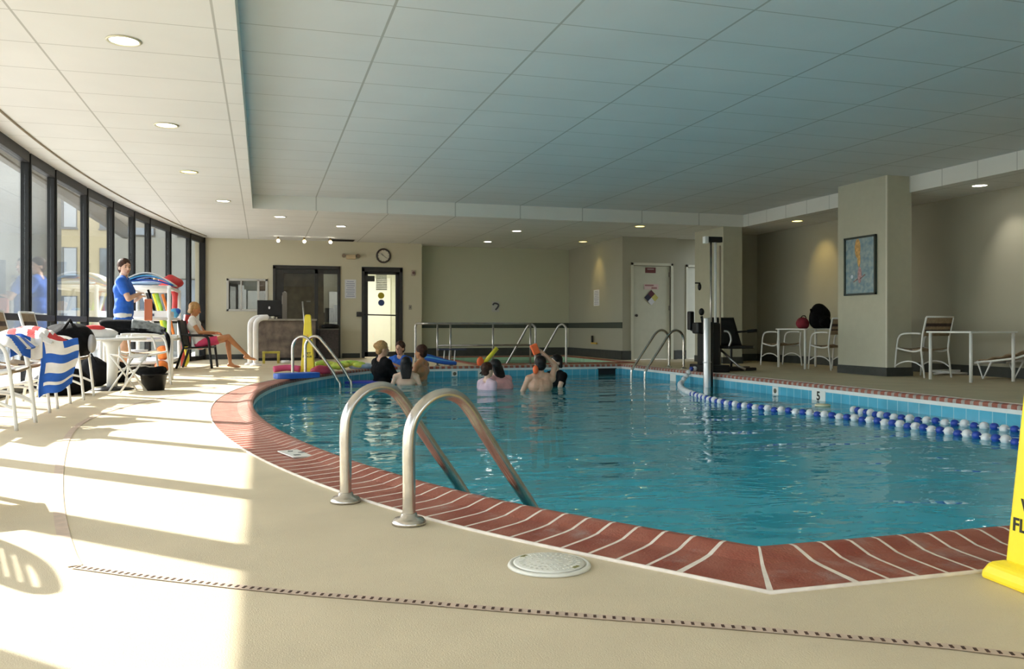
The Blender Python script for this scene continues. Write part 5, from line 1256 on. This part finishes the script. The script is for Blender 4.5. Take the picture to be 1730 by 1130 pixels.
# swimmers
PZ = -1.25
def swim(label, u, v, face, H, **kw):
    p = G(u, v, WZ); return person(label, (p.x, p.y, kw.pop('z', PZ)), face_dir(*face), H, **kw)
armsfwd = dict(el_l=(-.22, .14, 1.16), el_r=(.22, .14, 1.16), ha_l=(-.12, .38, 1.22), ha_r=(.14, .40, 1.24))
swim('woman with hair in a bun and black long sleeved swim top, leftmost in the pool', 645, 646, (.85, .35), 1.74, J=armsfwd, skin=m_skin, hair='bun', hairm=m_hair_bl, top='long', topm=m_blackfab, headyaw=-.2, slim=1.08)
swim('bare backed swimmer with long wet black hair, front of the left group', 686, 649, (.15, 1), 1.50, J=dict(el_l=(-.27, -.02, 1.20), el_r=(.27, -.02, 1.20), ha_l=(-.30, .16, 1.06), ha_r=(.30, .16, 1.06)), skin=m_skin_lt, hair='wet', hairm=m_hair_bk, shorts=m_blackfab, slim=.95)
swim('tanned short haired swimmer at the right of the left group', 712, 641, (-.75, .55), 1.66, J=dict(el_l=(-.25, .08, 1.16), el_r=(.25, .05, 1.14), ha_l=(-.12, .32, 1.05), ha_r=(.18, .25, 1.0)), skin=m_skin_tan, hair='short', hairm=m_hair_br, shorts=m_blackfab)
swim('dark haired swimmer in blue facing the camera behind the left group', 676, 634, (-.55, -.75), 1.70, J=dict(el_l=(-.25, .12, 1.20), el_r=(.27, .12, 1.22), ha_l=(-.05, .30, 1.34), ha_r=(.10, .30, 1.28)), skin=m_skin, hair='short', hairm=m_hair_br, top='cap', topm=m_bluefab, slim=.95)
swim('woman with long black hair and pink swimsuit bending forward, right group', 859, 656, (-.45, .85), 1.62, J=dict(waist=(0, .03, 1.05), chest=(0, .14, 1.20), neck=(0, .26, 1.33), head=(0, .32, 1.48), sh_l=(-.18, .20, 1.30), sh_r=(.18, .20, 1.30), el_l=(-.25, .30, 1.08), el_r=(.26, .28, 1.10), ha_l=(-.12, .48, 1.08), ha_r=(.10, .50, 1.10)), skin=m_skin_lt, hair='long', hairm=m_hair_bk, top='cap', topm=mat('pale_pink_suit', (.80, .42, .42), .7), headpitch=-.2)
swim('small child held at the left of the right hand group', 823, 658, (.8, .3), 1.46, J=dict(el_l=(-.21, -.02, 1.12), el_r=(.21, -.02, 1.12), ha_l=(-.20, .05, .9), ha_r=(.20, .05, .9)), skin=m_skin_lt, hair='short', hairm=m_hair_br, top='cap', topm=mat('lilac_suit', (.62, .45, .52), .7), slim=.9)
swim('bare backed black haired swimmer raising one arm with an orange mitt', 913, 660, (.10, 1), 1.56, J=dict(el_l=(-.27, .05, 1.22), ha_l=(-.25, .28, 1.12), el_r=(.24, .02, 1.62), ha_r=(.02, .06, 1.84)), skin=m_skin, hair='short', hairm=m_hair_bk, shorts=m_blackfab, slim=1.08)
swim('black haired swimmer partly hidden right of the raised arm', 940, 652, (-.8, -.3), 1.55, J=armsfwd, skin=m_skin_lt, hair='bob', hairm=m_hair_bk, top='cap', topm=m_blackfab, slim=.95)
# toys near them
p = G(913, 660, WZ)
t = thing('orange_mitt', 'orange float mitt in the raised hand of a swimmer', 'float toy', (RY(905, 588, p.y).x, p.y + .03, RY(905, 590, p.y).z)); mb = MB(); mb.box((0, 0, 0), (.10, .06, .15), bevel=.02, ry=-.4); mb.obj('mitt', mat('red_orange_foam', (.95, .16, .04), .5), t)
t = thing('orange_vest', 'red orange arm float at the neck of the arm raising swimmer', 'float toy', (RY(903, 622, p.y).x, p.y - .05, RY(903, 624, p.y).z)); mb = MB(); mb.ball((0, 0, 0), (.04, .04, .06)); mb.obj('float', MATS['red_orange_foam'], t)
t = thing('yellow_water_gun', 'yellow foam tube with orange end held above the right group', 'foam toy', (RY(822, 600, 14.5).x, 14.75, .05))
a_, b_2 = RY(818, 613, 14.75) - Vector(t.location), RY(840, 588, 14.75) - Vector(t.location)
mb = MB(); mb.tube([a_, b_2], .038, n=14); mb.obj('tube', m_yelfoam, t)
mb = MB(); mb.ball(a_ + Vector((-.07, 0, .02)), (.07, .05, .09)); mb.obj('grip', MATS['red_orange_foam'], t)

# ================================================================== LIGHT
w = bpy.data.worlds.new('World'); SC.world = w; w.use_nodes = True; nt = w.node_tree
bg = nt.nodes['Background']; sk = nt.nodes.new('ShaderNodeTexSky'); sk.sky_type = 'NISHITA'; sk.sun_disc = False; sk.sun_elevation = math.radians(33); sk.sun_rotation = math.radians(-45)
hsv = nt.nodes.new('ShaderNodeHueSaturation'); hsv.inputs['Saturation'].default_value = .45
nt.links.new(sk.outputs[0], hsv.inputs['Color']); nt.links.new(hsv.outputs[0], bg.inputs[0]); bg.inputs[1].default_value = .50
sl = bpy.data.lights.new('sun', 'SUN'); sl.energy = 9.0; sl.angle = .009; sl.color = (1, .96, .90)
so = bpy.data.objects.new('sun', sl); COL.objects.link(so)
el = math.radians(33); dv = Vector((.7071 * math.cos(el), -.7071 * math.cos(el), -math.sin(el)))
so.rotation_euler = dv.to_track_quat('-Z', 'Y').to_euler(); so.location = (-8, 14, 8)
# portal along the curved glazing so the sky is sampled through the windows
for k in range(4):
    ya = Y_NEAR + (20.1 - Y_NEAR) * k / 4; yb = Y_NEAR + (20.1 - Y_NEAR) * (k + 1) / 4
    al = bpy.data.lights.new('window_portal', 'AREA'); al.shape = 'RECTANGLE'; al.size = math.hypot(yb - ya, gx(yb) - gx(ya)); al.size_y = 2.7; al.cycles.is_portal = True
    ao = bpy.data.objects.new('window_portal', al); COL.objects.link(ao)
    ao.location = (min((gx(ya) + gx(yb)) / 2, 0) - .15, (ya + yb) / 2, 1.36)
    nrm = Vector((yb - ya, -(gx(yb) - gx(ya)), 0)).normalized()
    ao.rotation_euler = nrm.to_track_quat('-Z', 'Z').to_euler()
al = bpy.data.lights.new('window_portal', 'AREA'); al.shape = 'RECTANGLE'; al.size = 6; al.size_y = 2.3; al.cycles.is_portal = True
ao = bpy.data.objects.new('window_portal', al); COL.objects.link(ao); ao.location = (gx(Y_NEAR) + 3, Y_NEAR - .2, 1.4); ao.rotation_euler = Vector((0, 1, 0)).to_track_quat('-Z', 'Z').to_euler()
# ceiling fittings of the rooms behind the glazed door and the office
for loc, pw, sz in (((2.7, 22.0, 2.6), 60, .6), ((.6, 21.6, 2.6), 14, .5)):
    al = bpy.data.lights.new('room_lamp', 'AREA'); al.size = sz; al.energy = pw; al.color = (1, .96, .86)
    ao = bpy.data.objects.new('room_lamp', al); COL.objects.link(ao); ao.location = loc

# ================================================================== CAMERA
cam = bpy.data.cameras.new('camera'); co = bpy.data.objects.new('camera', cam); COL.objects.link(co); SC.camera = co
cam.sensor_width = 36; cam.lens = F_PX / 1730 * 36; cam.shift_y = -(565 - VH) / 1730
cam.clip_start = .05; cam.clip_end = 400
co.location = (0, 0, CAM_H); co.rotation_euler = (PI / 2, 0, -TH)
vs = SC.view_settings; vs.view_transform = 'Standard'; vs.look = 'None'; vs.exposure = .75; vs.gamma = 1; vs.use_curve_mapping = False
SC.cycles.use_denoising = True
SC.cycles.max_bounces = 10; SC.cycles.diffuse_bounces = 6; SC.cycles.transparent_max_bounces = 24; SC.cycles.caustics_reflective = False; SC.cycles.caustics_refractive = False
SC.cycles.sample_clamp_indirect = 6

GROUPS = {'downlight': 'recessed downlights', 'spotlight': 'small brass spots by the office', 'pool_ladder': 'steel pool ladders', 'patio_chair': 'white strap patio chairs',
          'depth_marker': 'pool wall marker tiles', 'caution_cone': 'yellow wet floor cones', 'foam_noodle': 'foam noodles in the rack', 'towel': 'towels on the left chairs',
          'lane_rope': 'lane ropes', 'patio_table': 'white square patio tables', 'orange_ball': 'orange balls by the rack', 'notice': 'paper notices', 'spa_handrail': 'spa hand rails', 'bag': 'black bags on the floor', 'white_tub': 'white tubs in the rack', 'rolled_float': 'rolled floats', 'kickboard': 'blue kickboards'}
for o in SC.objects:
    if o.parent is None and 'label' in o and o.name.split('.')[0] in GROUPS and 'group' not in o: o['group'] = GROUPS[o.name.split('.')[0]]
